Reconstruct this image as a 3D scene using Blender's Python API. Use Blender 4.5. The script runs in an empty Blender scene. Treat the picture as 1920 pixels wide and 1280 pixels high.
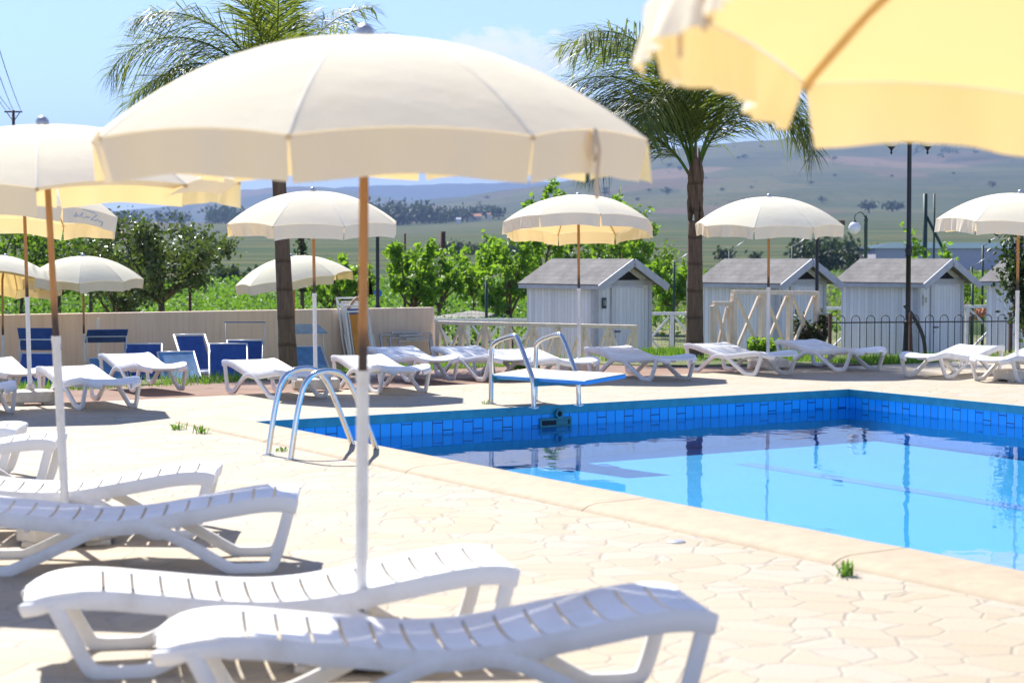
import bpy, bmesh, math, random
import numpy as np
from mathutils import Vector, Matrix, noise as mnoise
random.seed(7); rng = np.random.default_rng(11)
PI = math.pi; R = math.radians
sc = bpy.context.scene; col = sc.collection
# ------------------------------------------------------------------ camera
F = 3733.0; EYE = 1.6; TH = math.atan(162/F)
cam = bpy.data.cameras.new('camera'); co = bpy.data.objects.new('camera', cam); col.objects.link(co)
co.location = (0, 0, EYE); co.rotation_euler = (PI/2-TH, 0, 0)
cam.sensor_width = 36; cam.lens = F/1920*36; cam.clip_start = .1; cam.clip_end = 60000
cam.dof.use_dof = True; cam.dof.focus_distance = 24; cam.dof.aperture_fstop = 3.3
sc.camera = co
def ray(px, py):
    u = (px-960)/F; v = (640-py)/F; c, s = math.cos(TH), math.sin(TH)
    return Vector((u, c+s*v, -s+c*v))
def at(px, py, z=0.0):
    d = ray(px, py); return Vector((0, 0, EYE))+d*((z-EYE)/d.z)
def atY(px, py, Y):
    d = ray(px, py); return Vector((0, 0, EYE))+d*(Y/d.y)
# ------------------------------------------------------------------ mesh builder
class MB:
    def __init__(s): s.v = []; s.f = []
    def add(s, vs, fs):
        n = len(s.v); s.v += [tuple(p) for p in vs]; s.f += [tuple(i+n for i in f) for f in fs]
    def box(s, c, size, rz=0.0, M=None):
        x, y, z = [a/2 for a in size]
        vs = [Vector((i*x, j*y, k*z)) for k in (-1, 1) for j in (-1, 1) for i in (-1, 1)]
        m = Matrix.Translation(Vector(c)) @ (M if M is not None else Matrix.Rotation(rz, 4, 'Z'))
        s.add([m @ p for p in vs], [(0,2,3,1),(4,5,7,6),(0,1,5,4),(2,6,7,3),(0,4,6,2),(1,3,7,5)])
    def bar(s, a, b, w, h, up=(0, 0, 1)):
        a = Vector(a); b = Vector(b); d = (b-a).normalized(); up = Vector(up)
        if abs(d.dot(up)) > .98: up = Vector((0, 1, 0))
        x = d.cross(up).normalized()*(w/2); y = x.cross(d).normalized()*(h/2)
        s.add([a-x-y, a+x-y, a+x+y, a-x+y, b-x-y, b+x-y, b+x+y, b-x+y],
              [(0,1,2,3),(7,6,5,4),(0,4,5,1),(1,5,6,2),(2,6,7,3),(3,7,4,0)])
    def sweep(s, path, sect, side=None, caps=True):
        """sect: list of (a,b) or function(i)->list; a along 'side' axis, b along normal"""
        P = [Vector(p) for p in path]; n = len(P); rings = []; prev = None
        for i in range(n):
            t = (P[min(i+1, n-1)]-P[max(i-1, 0)]).normalized()
            if side is not None: a = Vector(side)
            elif prev is None:
                a = t.cross(Vector((0, 0, 1)))
                if a.length < .05: a = Vector((1, 0, 0))
            else: a = prev
            a = (a-t*a.dot(t)).normalized(); prev = a; b = t.cross(a)
            sec = sect(i) if callable(sect) else sect
            rings.append([P[i]+a*x+b*y for x, y in sec])
        k = len(rings[0]); vs = [p for r in rings for p in r]; fs = []
        for i in range(n-1):
            for j in range(k):
                fs.append((i*k+j, i*k+(j+1) % k, (i+1)*k+(j+1) % k, (i+1)*k+j))
        if caps: fs.append(tuple(reversed(range(k)))); fs.append(tuple((n-1)*k+j for j in range(k)))
        s.add(vs, fs)
    def tube(s, path, r, n=8, caps=True):
        if not hasattr(r, '__len__'): s.sweep(path, [(r*math.cos(2*PI*j/n), r*math.sin(2*PI*j/n)) for j in range(n)], caps=caps)
        else: s.sweep(path, lambda i: [(r[i]*math.cos(2*PI*j/n), r[i]*math.sin(2*PI*j/n)) for j in range(n)], caps=caps)
    def lathe(s, prof, c=(0, 0, 0), n=16):
        vs = [(c[0]+r*math.cos(2*PI*j/n), c[1]+r*math.sin(2*PI*j/n), c[2]+z) for r, z in prof for j in range(n)]
        fs = [(i*n+j, i*n+(j+1) % n, (i+1)*n+(j+1) % n, (i+1)*n+j) for i in range(len(prof)-1) for j in range(n)]
        fs.append(tuple(reversed(range(n)))); fs.append(tuple((len(prof)-1)*n+j for j in range(n)))
        s.add(vs, fs)
    def grid(s, rows, close=False):
        n = len(rows[0]); fs = []
        for i in range(len(rows)-1):
            for j in range(n-1): fs.append((i*n+j, i*n+j+1, (i+1)*n+j+1, (i+1)*n+j))
        s.add([p for r in rows for p in r], fs)
    def slab(s, top, th):
        """closed slab from a grid of top points, offset down by th"""
        m = len(top); n = len(top[0]); N = m*n; vs = [Vector(p) for r in top for p in r]; lo = [p-Vector((0, 0, th)) for p in vs]; fs = []
        for i in range(m-1):
            for j in range(n-1):
                q = (i*n+j, i*n+j+1, (i+1)*n+j+1, (i+1)*n+j); fs.append(q); fs.append(tuple(N+k for k in reversed(q)))
        bd = [j for j in range(n)]+[i*n+n-1 for i in range(1, m)]+[(m-1)*n+j for j in range(n-2, -1, -1)]+[i*n for i in range(m-2, 0, -1)]
        for a, b in zip(bd, bd[1:]+bd[:1]): fs.append((b, a, N+a, N+b))
        s.add(vs+lo, fs)
    def xf(s, M): s.v = [tuple(M @ Vector(p)) for p in s.v]; return s
def obj(name, mb, mat, parent=None, smooth=False, bevel=0, auto=None):
    me = bpy.data.meshes.new(name); me.from_pydata(mb.v, [], mb.f); me.materials.append(mat)
    if smooth: me.polygons.foreach_set('use_smooth', [True]*len(me.polygons))
    me.update(); o = bpy.data.objects.new(name, me); col.objects.link(o)
    if parent is not None: o.parent = parent
    if bevel:
        m = o.modifiers.new('bevel', 'BEVEL'); m.width = bevel; m.segments = 2; m.limit_method = 'ANGLE'
    if auto is not None: me.set_sharp_from_angle(angle=R(auto))
    return o
def thing(name, label, cat, loc=(0, 0, 0), rz=0.0, group=None):
    o = bpy.data.objects.new(name, None); col.objects.link(o); o.location = loc; o.rotation_euler = (0, 0, rz)
    return tag(o, label, cat, group)
def tag(o, label, cat, group=None, kind=None):
    if label: o['label'] = label
    if cat: o['category'] = cat
    if group: o['group'] = group
    if kind: o['kind'] = kind
    return o
def struct(o): o['kind'] = 'structure'; return o
def copy_tree(o, parent=None):
    c = o.copy(); col.objects.link(c); c.parent = parent
    for ch in [x for x in bpy.data.objects if x.parent == o and x != c]: copy_tree(ch, c)
    return c
# ------------------------------------------------------------------ materials
def newmat(name):
    m = bpy.data.materials.new(name); m.use_nodes = True; nt = m.node_tree; nt.nodes.clear()
    out = nt.nodes.new('ShaderNodeOutputMaterial'); return m, nt, out
class NT:
    def __init__(s, nt): s.nt = nt
    def n(s, t, **kw):
        x = s.nt.nodes.new(t)
        for k, v in kw.items():
            if k in x.inputs: s.set(x, k, v)
            else: setattr(x, k, v)
        return x
    def set(s, x, k, v):
        if isinstance(v, bpy.types.NodeSocket): s.nt.links.new(v, x.inputs[k])
        else: x.inputs[k].default_value = v
    def l(s, a, b): s.nt.links.new(a, b)
    def math(s, op, a, b=0.0, clamp=False):
        x = s.nt.nodes.new('ShaderNodeMath'); x.operation = op; x.use_clamp = clamp
        for i, v in enumerate((a, b)):
            if isinstance(v, bpy.types.NodeSocket): s.l(v, x.inputs[i])
            else: x.inputs[i].default_value = v
        return x.outputs[0]
    def ramp(s, fac, stops, interp='LINEAR'):
        x = s.nt.nodes.new('ShaderNodeValToRGB'); x.color_ramp.interpolation = interp; e = x.color_ramp.elements
        while len(e) < len(stops): e.new(.5)
        for el, (p, c) in zip(e, stops): el.position = p; el.color = (*c, 1) if len(c) == 3 else c
        s.l(fac, x.inputs[0]); return x.outputs[0]
    def mix(s, f, a, b, mode='MIX'):
        x = s.nt.nodes.new('ShaderNodeMix'); x.data_type = 'RGBA'; x.blend_type = mode
        for k, v in ((0, f), (6, a), (7, b)):
            if isinstance(v, bpy.types.NodeSocket): s.l(v, x.inputs[k])
            else: x.inputs[k].default_value = v if k == 0 else ((*v, 1) if len(v) == 3 else v)
        return x.outputs[2]
    def noise(s, vec, scale, detail=4, rough=.55):
        x = s.nt.nodes.new('ShaderNodeTexNoise'); s.l(vec, x.inputs['Vector']); x.inputs['Scale'].default_value = scale
        x.inputs['Detail'].default_value = detail; x.inputs['Roughness'].default_value = rough; return x.outputs[0]
    def pos(s): return s.nt.nodes.new('ShaderNodeNewGeometry').outputs['Position']
    def objc(s): return s.nt.nodes.new('ShaderNodeTexCoord').outputs['Object']
    def bump(s, h, strength=.3, dist=.01):
        x = s.nt.nodes.new('ShaderNodeBump'); x.inputs['Strength'].default_value = strength; x.inputs['Distance'].default_value = dist
        s.l(h, x.inputs['Height']); return x.outputs[0]
def pbr(name, color, rough=.5, metal=0.0, var=.12, scale=8.0, dirt=None, bump=0.0, bscale=60, spec=.5):
    """principled with noise-varied base colour, optional dirt tone, object coordinates"""
    m, nt, out = newmat(name); N = NT(nt); b = nt.nodes.new('ShaderNodeBsdfPrincipled'); N.l(b.outputs[0], out.inputs[0])
    o = N.objc(); f = N.noise(o, scale, 5)
    lo = tuple(c*(1-var) for c in color); hi = tuple(min(1, c*(1+var)) for c in color)
    c = N.ramp(f, [(.3, lo), (.7, hi)])
    if dirt:
        g = N.noise(o, scale*.45, 6, .7); c = N.mix(N.ramp(g, [(.52, (0, 0, 0)), (.72, (.6, .6, .6))]), c, dirt)
    N.l(c, b.inputs['Base Color']); b.inputs['Roughness'].default_value = rough; b.inputs['Metallic'].default_value = metal
    b.inputs['Specular IOR Level'].default_value = spec
    if bump: N.l(N.bump(N.noise(o, bscale, 3), bump, .01), b.inputs['Normal'])
    return m
M = {}
M['plastic'] = pbr('white_plastic', (.86, .855, .845), .38, var=.02, scale=5, dirt=(.62, .58, .52))
M['steel'] = pbr('chrome_steel', (.72, .72, .70), .16, 1.0, .05)
M['white_metal'] = pbr('white_metal', (.78, .78, .78), .35, var=.05)
M['grey_metal'] = pbr('grey_metal', (.42, .44, .48), .4, .6, .1)
M['sleeve'] = pbr('white_pole_sleeve', (.76, .75, .72), .4, var=.06, scale=12, dirt=(.55, .48, .38))
M['iron'] = pbr('black_iron', (.012, .014, .016), .35, .2, .3)
M['dark_iron'] = pbr('dark_iron_rails', (.035, .04, .045), .5, .2, .3)
M['green_post'] = pbr('green_post', (.016, .05, .038), .5, 0, .2)
M['rust_post'] = pbr('rusty_post', (.10, .05, .035), .8, 0, .3)
M['cream'] = pbr('cream_timber', (.88, .72, .575), .6, var=.08, scale=6, dirt=(.5, .42, .34))
M['white_rail'] = pbr('white_rail', (.68, .68, .70), .6, var=.1)
M['concrete_base'] = pbr('concrete_base', (.66, .60, .50), .8, var=.1, scale=10, dirt=(.42, .36, .28), bump=.2)
M['coping'] = pbr('coping_stone', (.43, .34, .225), .75, var=.09, scale=9, dirt=(.33, .24, .155), bump=.25, bscale=90)
M['blue_cloth'] = pbr('blue_mesh_cloth', (.028, .085, .31), .6, var=.2)
M['lit_blue_cloth'] = pbr('sunlit_blue_cloth', (.14, .30, .52), .6, var=.2)  # sunbed blue in its sunlit tone, the light put into the colour
M['orange_cloth'] = pbr('orange_cloth', (.62, .25, .03), .7, var=.12)
M['light_wood'] = pbr('light_wood', (.55, .33, .2), .6, var=.15)
M['board_top'] = pbr('board_top', (.62, .53, .42), .85, var=.06, bump=.3, bscale=200)
M['board_blue'] = pbr('board_blue', (.09, .36, .72), .4, var=.06)
M['globe'] = pbr('opal_globe', (.80, .80, .84), .25, var=.02)
M['teal_metal'] = pbr('teal_metal', (.05, .22, .24), .4, 0, .2)
M['black'] = pbr('black_void', (.008, .008, .009), .7)
M['terracotta'] = pbr('terracotta', (.45, .16, .07), .8, var=.25, scale=12)
M['blue_sign'] = pbr('blue_sign_paint', (.01, .09, .5), .4)
M['navy_plate'] = pbr('navy_plate', (.015, .05, .07), .4)
M['white_paint'] = pbr('white_paint', (.78, .78, .76), .5)
M['ink'] = pbr('blue_ink', (.60, .62, .64), .8)
M['bark'] = pbr('bark', (.12, .075, .05), .9, var=.35, scale=14, bump=.6, bscale=40)
M['rib_wood'] = pbr('rib_cloth_sleeve', (.72, .50, .24), .8, var=.1)
M['strap'] = pbr('tie_strap_cloth', (.66, .50, .33), .8, var=.1)
M['shed_teal'] = pbr('teal_roof_sheet', (.008, .06, .095), .9, var=.1, scale=.4)
M['shed_wall'] = pbr('pale_lilac_render', (.50, .50, .58), .8, var=.05, scale=.4)
M['yellow_wall'] = pbr('yellow_render', (.42, .36, .14), .8, var=.08, scale=.4)
M['house_wall'] = pbr('house_render', (.6, .52, .45), .8, var=.08, scale=.1)
M['rubble'] = pbr('rubble_sheet', (.26, .25, .23), .9, var=.25, scale=3)
M['seam'] = pbr('seam_tape_cloth', (.74, .66, .52), .85, var=.08)
M['foil'] = pbr('board_kraft', (.12, .07, .05), .7)

def fabric(name):
    m, nt, out = newmat(name); N = NT(nt); o = N.objc()
    f = N.noise(o, 3.0, 5); c = N.ramp(f, [(.3, (.95, .915, .725)), (.7, (.97, .945, .78))])
    w = N.noise(o, 260, 2)
    d = N.n('ShaderNodeBsdfDiffuse'); N.l(c, d.inputs[0]); t = N.n('ShaderNodeBsdfTranslucent'); t.inputs[0].default_value = (.90, .59, .19, 1)
    b = N.bump(N.math('ADD', w, N.math('MULTIPLY', N.noise(o, 5, 3), 6.0)), .3, .004); N.l(b, d.inputs['Normal'])
    x = N.n('ShaderNodeMixShader'); x.inputs[0].default_value = .27; N.l(d.outputs[0], x.inputs[1]); N.l(t.outputs[0], x.inputs[2]); N.l(x.outputs[0], out.inputs[0]); return m
M['canvas'] = fabric('umbrella_canvas')

def pole_wood():
    m, nt, out = newmat('umbrella_pole_wood'); N = NT(nt); o = N.objc()
    b = N.n('ShaderNodeBsdfPrincipled'); N.l(b.outputs[0], out.inputs[0])
    mp = N.n('ShaderNodeMapping'); N.l(o, mp.inputs[0]); mp.inputs['Scale'].default_value = (40, 40, 3)
    g = N.noise(mp.outputs[0], 1.5, 4); c = N.ramp(g, [(.3, (.34, .155, .045)), (.7, (.47, .235, .075))])
    sp = N.n('ShaderNodeSeparateXYZ'); N.l(o, sp.inputs[0])
    z = N.math('ADD', sp.outputs[2], N.math('MULTIPLY', N.noise(o, 9, 2), .1))
    s = N.ramp(N.math('SUBTRACT', z, .82), [(.46, (1, 1, 1)), (.58, (.0, .0, .0))])
    c = N.mix(s, c, (.06, .032, .018)); N.l(c, b.inputs['Base Color']); b.inputs['Roughness'].default_value = .5; return m
M['pole_wood'] = pole_wood()

def leafmat(name, stops, trans=.35, rough=.5, tcol=None):
    m, nt, out = newmat(name); N = NT(nt); g = N.n('ShaderNodeNewGeometry')
    r = g.outputs['Random Per Island']; c = N.ramp(r, stops)
    b = N.n('ShaderNodeBsdfPrincipled'); N.l(c, b.inputs['Base Color']); b.inputs['Roughness'].default_value = rough; b.inputs['Specular IOR Level'].default_value = .4
    t = N.n('ShaderNodeBsdfTranslucent'); N.l(N.mix(.5, c, tcol or (.25, .4, .03)), t.inputs[0])
    x = N.n('ShaderNodeMixShader'); x.inputs[0].default_value = trans; N.l(b.outputs[0], x.inputs[1]); N.l(t.outputs[0], x.inputs[2]); N.l(x.outputs[0], out.inputs[0]); return m
M['leaf_bright'] = leafmat('bright_leaves', [(0, (.06, .15, .012)), (.5, (.13, .27, .02)), (1, (.22, .40, .04))], .5, .45, (.42, .68, .03))
M['leaf_dark'] = leafmat('olive_leaves', [(0, (.03, .05, .012)), (.5, (.075, .105, .024)), (.85, (.15, .17, .055)), (1, (.28, .29, .18))], .25, .3)
M['leaf_mid'] = leafmat('mid_leaves', [(0, (.04, .10, .012)), (.6, (.10, .20, .022)), (1, (.17, .30, .04))], .42, .45, (.3, .5, .03))
M['palm_leaf'] = leafmat('palm_leaves', [(0, (.035, .065, .014)), (.6, (.08, .125, .025)), (1, (.14, .18, .05))], .45, .45, (.42, .5, .05))
M['vine_leaf'] = leafmat('vine_leaves', [(0, (.035, .10, .012)), (.6, (.085, .2, .022)), (1, (.15, .3, .035))], .45, .5, (.3, .55, .03))
M['pine_leaf'] = leafmat('pine_needles', [(0, (.008, .03, .008)), (1, (.03, .07, .02))], .15, .5)
M['red_leaf'] = leafmat('reddish_leaves', [(0, (.015, .02, .012)), (.5, (.03, .05, .018)), (.8, (.09, .03, .03)), (1, (.2, .16, .13))], .2, .4)
M['far_leaf'] = leafmat('distant_tree_leaves', [(0, (.02, .035, .02)), (1, (.04, .065, .03))], .1, .7)
M['grass'] = leafmat('grass_blades', [(0, (.04, .12, .01)), (.6, (.09, .24, .02)), (1, (.2, .32, .05))], .4, .5, (.3, .55, .03))

def deckmat():
    m, nt, out = newmat('crazy_paving'); N = NT(nt); b = N.n('ShaderNodeBsdfPrincipled'); N.l(b.outputs[0], out.inputs[0]); p = N.pos()
    wn = N.n('ShaderNodeTexNoise'); N.l(p, wn.inputs['Vector']); wn.inputs['Scale'].default_value = 2.6; wn.inputs['Detail'].default_value = 2
    ad = N.n('ShaderNodeMixRGB', blend_type='ADD'); ad.inputs[0].default_value = .16; N.l(p, ad.inputs[1]); N.l(wn.outputs['Color'], ad.inputs[2])
    v = N.n('ShaderNodeTexVoronoi', feature='DISTANCE_TO_EDGE'); N.l(ad.outputs[0], v.inputs['Vector']); v.inputs['Scale'].default_value = 4.1; v.inputs['Randomness'].default_value = 1
    v2 = N.n('ShaderNodeTexVoronoi'); N.l(ad.outputs[0], v2.inputs['Vector']); v2.inputs['Scale'].default_value = 4.1
    cr = N.n('ShaderNodeSeparateColor'); N.l(v2.outputs['Color'], cr.inputs[0])
    stone = N.ramp(cr.outputs[0], [(0, (.40, .315, .195)), (.35, (.43, .35, .23)), (.7, (.445, .38, .27)), (1, (.425, .375, .295))])
    stone = N.mix(N.math('MULTIPLY', N.noise(p, 14, 6, .65), .5), stone, (.45, .375, .27))
    big = N.ramp(N.noise(p, .35, 3), [(.35, (0, 0, 0)), (.65, (1, 1, 1))])
    wear = N.noise(p, 1.7, 5)
    jw = N.ramp(v.outputs[0], [(.016, (1, 1, 1)), (.046, (0, 0, 0))])
    jf = N.math('MULTIPLY', N.math('MULTIPLY', jw, .5), N.ramp(wear, [(.36, (.45, .45, .45)), (.56, (1, 1, 1))]))
    joint = N.mix(big, (.235, .205, .175), (.30, .27, .245))
    c = N.mix(jf, stone, joint)
    c = N.mix(N.math('MULTIPLY', big, .35), c, (.385, .35, .31))
    st = N.ramp(N.noise(p, 5.5, 6, .7), [(.62, (0, 0, 0)), (.8, (1, 1, 1))])
    c = N.mix(N.math('MULTIPLY', st, .3), c, (.27, .20, .14))
    N.l(c, b.inputs['Base Color']); b.inputs['Roughness'].default_value = .75
    h = N.math('ADD', N.math('MULTIPLY', jw, -1.4), N.noise(p, 45, 4)); N.l(N.bump(h, .45, .010), b.inputs['Normal']); return m
M['deck'] = deckmat()

def dirtmat():
    m, nt, out = newmat('reddish_dirt'); N = NT(nt); b = N.n('ShaderNodeBsdfPrincipled'); N.l(b.outputs[0], out.inputs[0]); p = N.pos()
    c = N.ramp(N.noise(p, 1.3, 6), [(.3, (.20, .12, .082)), (.55, (.265, .17, .125)), (.75, (.31, .215, .165))])
    c = N.mix(N.ramp(N.noise(p, 26, 4), [(.55, (0, 0, 0)), (.75, (.7, .7, .7))]), c, (.26, .16, .11))
    N.l(c, b.inputs['Base Color']); b.inputs['Roughness'].default_value = .95; N.l(N.bump(N.noise(p, 18, 6), .7, .02), b.inputs['Normal']); return m
M['dirt'] = dirtmat()
def lowmat():
    m, nt, out = newmat('rough_grassland'); N = NT(nt); b = N.n('ShaderNodeBsdfPrincipled'); N.l(b.outputs[0], out.inputs[0]); p = N.pos()
    c = N.ramp(N.noise(p, .5, 6), [(.35, (.06, .12, .02)), (.5, (.14, .17, .04)), (.62, (.34, .27, .16)), (.75, (.42, .35, .24))])
    c = N.mix(.5, c, N.ramp(N.noise(p, 9, 5), [(.3, (.05, .09, .02)), (.7, (.25, .24, .11))]))
    N.l(c, b.inputs['Base Color']); b.inputs['Roughness'].default_value = 1; N.l(N.bump(N.noise(p, 12, 6), 1, .06), b.inputs['Normal']); return m
M['low'] = lowmat()
def wallmat():
    m, nt, out = newmat('beige_wall_render'); N = NT(nt); b = N.n('ShaderNodeBsdfPrincipled'); N.l(b.outputs[0], out.inputs[0]); o = N.objc()
    mp = N.n('ShaderNodeMapping'); N.l(o, mp.inputs[0]); mp.inputs['Scale'].default_value = (9, 9, .5)
    st = N.noise(mp.outputs[0], 1.6, 5, .6); c = N.ramp(st, [(.3, (.70, .53, .41)), (.5, (.80, .62, .49)), (.7, (.83, .66, .53))])
    c = N.mix(N.math('MULTIPLY', N.ramp(N.noise(o, .9, 5), [(.5, (0, 0, 0)), (.7, (1, 1, 1))]), .35), c, (.80, .62, .48))
    N.l(c, b.inputs['Base Color']); b.inputs['Roughness'].default_value = .9; N.l(N.bump(N.noise(o, 60, 3), .25, .01), b.inputs['Normal']); return m
M['wall'] = wallmat()
def boards(name, base, n_per_m, rot=0.0):
    """vertical board cladding, groove lines by local x (object coords)"""
    m, nt, out = newmat(name); N = NT(nt); b = N.n('ShaderNodeBsdfPrincipled'); N.l(b.outputs[0], out.inputs[0]); o = N.objc()
    sp = N.n('ShaderNodeSeparateXYZ'); N.l(o, sp.inputs[0]); t = N.math('MULTIPLY', N.math('ADD', sp.outputs[0], sp.outputs[1]), n_per_m)
    fr = N.math('FRACT', t); fl = N.math('FLOOR', t)
    wn = N.n('ShaderNodeTexWhiteNoise', noise_dimensions='1D'); N.l(fl, wn.inputs['W'])
    c = N.ramp(wn.outputs[0], [(0, tuple(x*.86 for x in base)), (1, tuple(min(1, x*1.06) for x in base))])
    mp = N.n('ShaderNodeMapping'); N.l(o, mp.inputs[0]); mp.inputs['Scale'].default_value = (14, 14, 1.2)
    c = N.mix(N.math('MULTIPLY', N.ramp(N.noise(mp.outputs[0], 2, 6, .65), [(.5, (0, 0, 0)), (.75, (1, 1, 1))]), .45), c, tuple(x*.62 for x in base))
    g = N.ramp(fr, [(0, (1, 1, 1)), (.07, (0, 0, 0)), (.95, (0, 0, 0)), (1, (1, 1, 1))]); c = N.mix(N.math('MULTIPLY', g, .75), c, tuple(x*.35 for x in base))
    N.l(c, b.inputs['Base Color']); b.inputs['Roughness'].default_value = .65; N.l(N.bump(N.math('MULTIPLY', g, -1.0), .6, .008), b.inputs['Normal']); return m
M['hut_board'] = boards('white_hut_boards', (.78, .805, .89), 10.5)  # white paint with the bluish cast of shade put into its colour
M['hut_trim'] = pbr('hut_trim_paint', (.47, .49, .57), .6, var=.08, scale=7, dirt=(.33, .31, .3))
def feltmat():
    m, nt, out = newmat('grey_roof_felt'); N = NT(nt); b = N.n('ShaderNodeBsdfPrincipled'); N.l(b.outputs[0], out.inputs[0]); o = N.objc()
    c = N.ramp(N.noise(o, 3, 7, .7), [(.3, (.13, .12, .115)), (.55, (.21, .20, .19)), (.75, (.28, .265, .25))])
    sp = N.n('ShaderNodeSeparateXYZ'); N.l(o, sp.inputs[0]); fr = N.math('FRACT', N.math('MULTIPLY', sp.outputs[2], 13)); c = N.mix(N.ramp(fr, [(0, (.6, .6, .6)), (.15, (0, 0, 0))]), c, (.09, .085, .08))
    N.l(c, b.inputs['Base Color']); b.inputs['Roughness'].default_value = .95; N.l(N.bump(N.noise(o, 120, 3), .5, .01), b.inputs['Normal']); return m
M['felt'] = feltmat()
def trunkmat():
    m, nt, out = newmat('palm_trunk_bark'); N = NT(nt); b = N.n('ShaderNodeBsdfPrincipled'); N.l(b.outputs[0], out.inputs[0]); o = N.objc()
    sp = N.n('ShaderNodeSeparateXYZ'); N.l(o, sp.inputs[0]); zz = N.math('ADD', sp.outputs[2], N.math('MULTIPLY', N.noise(o, 2.5, 3), .12)); fr = N.math('FRACT', N.math('MULTIPLY', zz, 2.3))
    mp = N.n('ShaderNodeMapping'); N.l(o, mp.inputs[0]); mp.inputs['Scale'].default_value = (22, 22, 2.2)
    f = N.noise(mp.outputs[0], 1.5, 6, .7); c = N.ramp(f, [(.3, (.095, .058, .038)), (.6, (.19, .125, .085)), (.8, (.27, .19, .135))])
    ring = N.ramp(fr, [(0, (1, 1, 1)), (.06, (1, 1, 1)), (.16, (0, 0, 0))]); c = N.mix(N.math('MULTIPLY', ring, .5), c, (.035, .025, .02))
    N.l(c, b.inputs['Base Color']); b.inputs['Roughness'].default_value = .9; N.l(N.bump(N.math('ADD', N.math('MULTIPLY', ring, -1.0), f), .8, .02), b.inputs['Normal']); return m
M['palm_trunk'] = trunkmat()
def tilemat(far):
    """pool wall: vertical blue tiles with stepped cross joints; uses UV-free local coords x (along), z"""
    m, nt, out = newmat('blue_pool_tiles'); N = NT(nt); b = N.n('ShaderNodeBsdfPrincipled'); N.l(b.outputs[0], out.inputs[0]); o = N.objc()
    sp = N.n('ShaderNodeSeparateXYZ'); N.l(o, sp.inputs[0]); x = N.math('MULTIPLY', sp.outputs[0], 1/.125); z = sp.outputs[2]
    fr = N.math('FRACT', x); fl = N.math('FLOOR', x)
    off = N.math('FRACT', N.math('ADD', N.math('MULTIPLY', fl, .2137), N.math('MULTIPLY', N.math('FLOOR', N.math('MULTIPLY', fl, .25)), .37)))
    fz = N.math('FRACT', N.math('ADD', N.math('MULTIPLY', z, 1/.36), off))
    gx = N.ramp(fr, [(0, (1, 1, 1)), (.03, (1, 1, 1)), (.07, (0, 0, 0)), (.96, (0, 0, 0)), (1, (1, 1, 1))]); gz = N.ramp(fz, [(0, (1, 1, 1)), (.02, (1, 1, 1)), (.04, (0, 0, 0))])
    g = N.math('MAXIMUM', gx, gz); wn = N.n('ShaderNodeTexWhiteNoise', noise_dimensions='1D'); N.l(fl, wn.inputs['W'])
    c = N.ramp(wn.outputs[0], [(0, (.012, .40, .93)), (1, (.02, .48, .98))]); c = N.mix(g, c, (.004, .03, .11))
    N.l(c, b.inputs['Base Color']); b.inputs['Roughness'].default_value = .3; return m
M['tile'] = tilemat(True)
M['teal_band'] = pbr('teal_tile_band', (.03, .30, .38), .45, var=.18, scale=6)
def floormat():
    m, nt, out = newmat('azure_pool_floor'); N = NT(nt); b = N.n('ShaderNodeBsdfPrincipled'); N.l(b.outputs[0], out.inputs[0]); p = N.pos()
    v = N.n('ShaderNodeTexBrick'); N.l(p, v.inputs['Vector']); v.inputs['Scale'].default_value = 4; v.inputs['Color1'].default_value = (.035, .46, .92, 1); v.inputs['Color2'].default_value = (.05, .51, .95, 1); v.inputs['Mortar'].default_value = (.025, .38, .86, 1); v.offset = 0
    N.l(N.mix(N.math('MULTIPLY', N.noise(p, 1.6, 4), .5), v.outputs[0], (.10, .60, .97)), b.inputs['Base Color']); b.inputs['Roughness'].default_value = .5; return m
M['pool_floor'] = floormat()
M['lane'] = pbr('lane_line_tile', (.13, .33, .78), .5)
def watermat():
    m, nt, out = newmat('pool_water'); N = NT(nt); p = N.pos()
    mp = N.n('ShaderNodeMapping'); N.l(p, mp.inputs[0]); mp.inputs['Scale'].default_value = (1.0, .8, 1)
    h = N.math('ADD', N.noise(mp.outputs[0], 2.2, 2, .5), N.math('MULTIPLY', N.noise(mp.outputs[0], 8, 2, .5), .12))
    amp = N.ramp(N.noise(p, .28, 2), [(.35, (.35, .35, .35)), (.65, (1, 1, 1))])
    bp = N.bump(N.math('MULTIPLY', h, amp), .36, .0125)
    fr = N.n('ShaderNodeFresnel'); fr.inputs[0].default_value = 1.333; N.l(bp, fr.inputs['Normal'])
    gl = N.n('ShaderNodeBsdfGlossy'); gl.inputs['Roughness'].default_value = .01; N.l(bp, gl.inputs['Normal'])
    tr = N.n('ShaderNodeBsdfTransparent'); tr.inputs[0].default_value = (.78, .93, 1, 1)
    x = N.n('ShaderNodeMixShader'); N.l(fr.outputs[0], x.inputs[0]); N.l(tr.outputs[0], x.inputs[1]); N.l(gl.outputs[0], x.inputs[2]); N.l(x.outputs[0], out.inputs[0]); return m
M['water'] = watermat()

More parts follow.
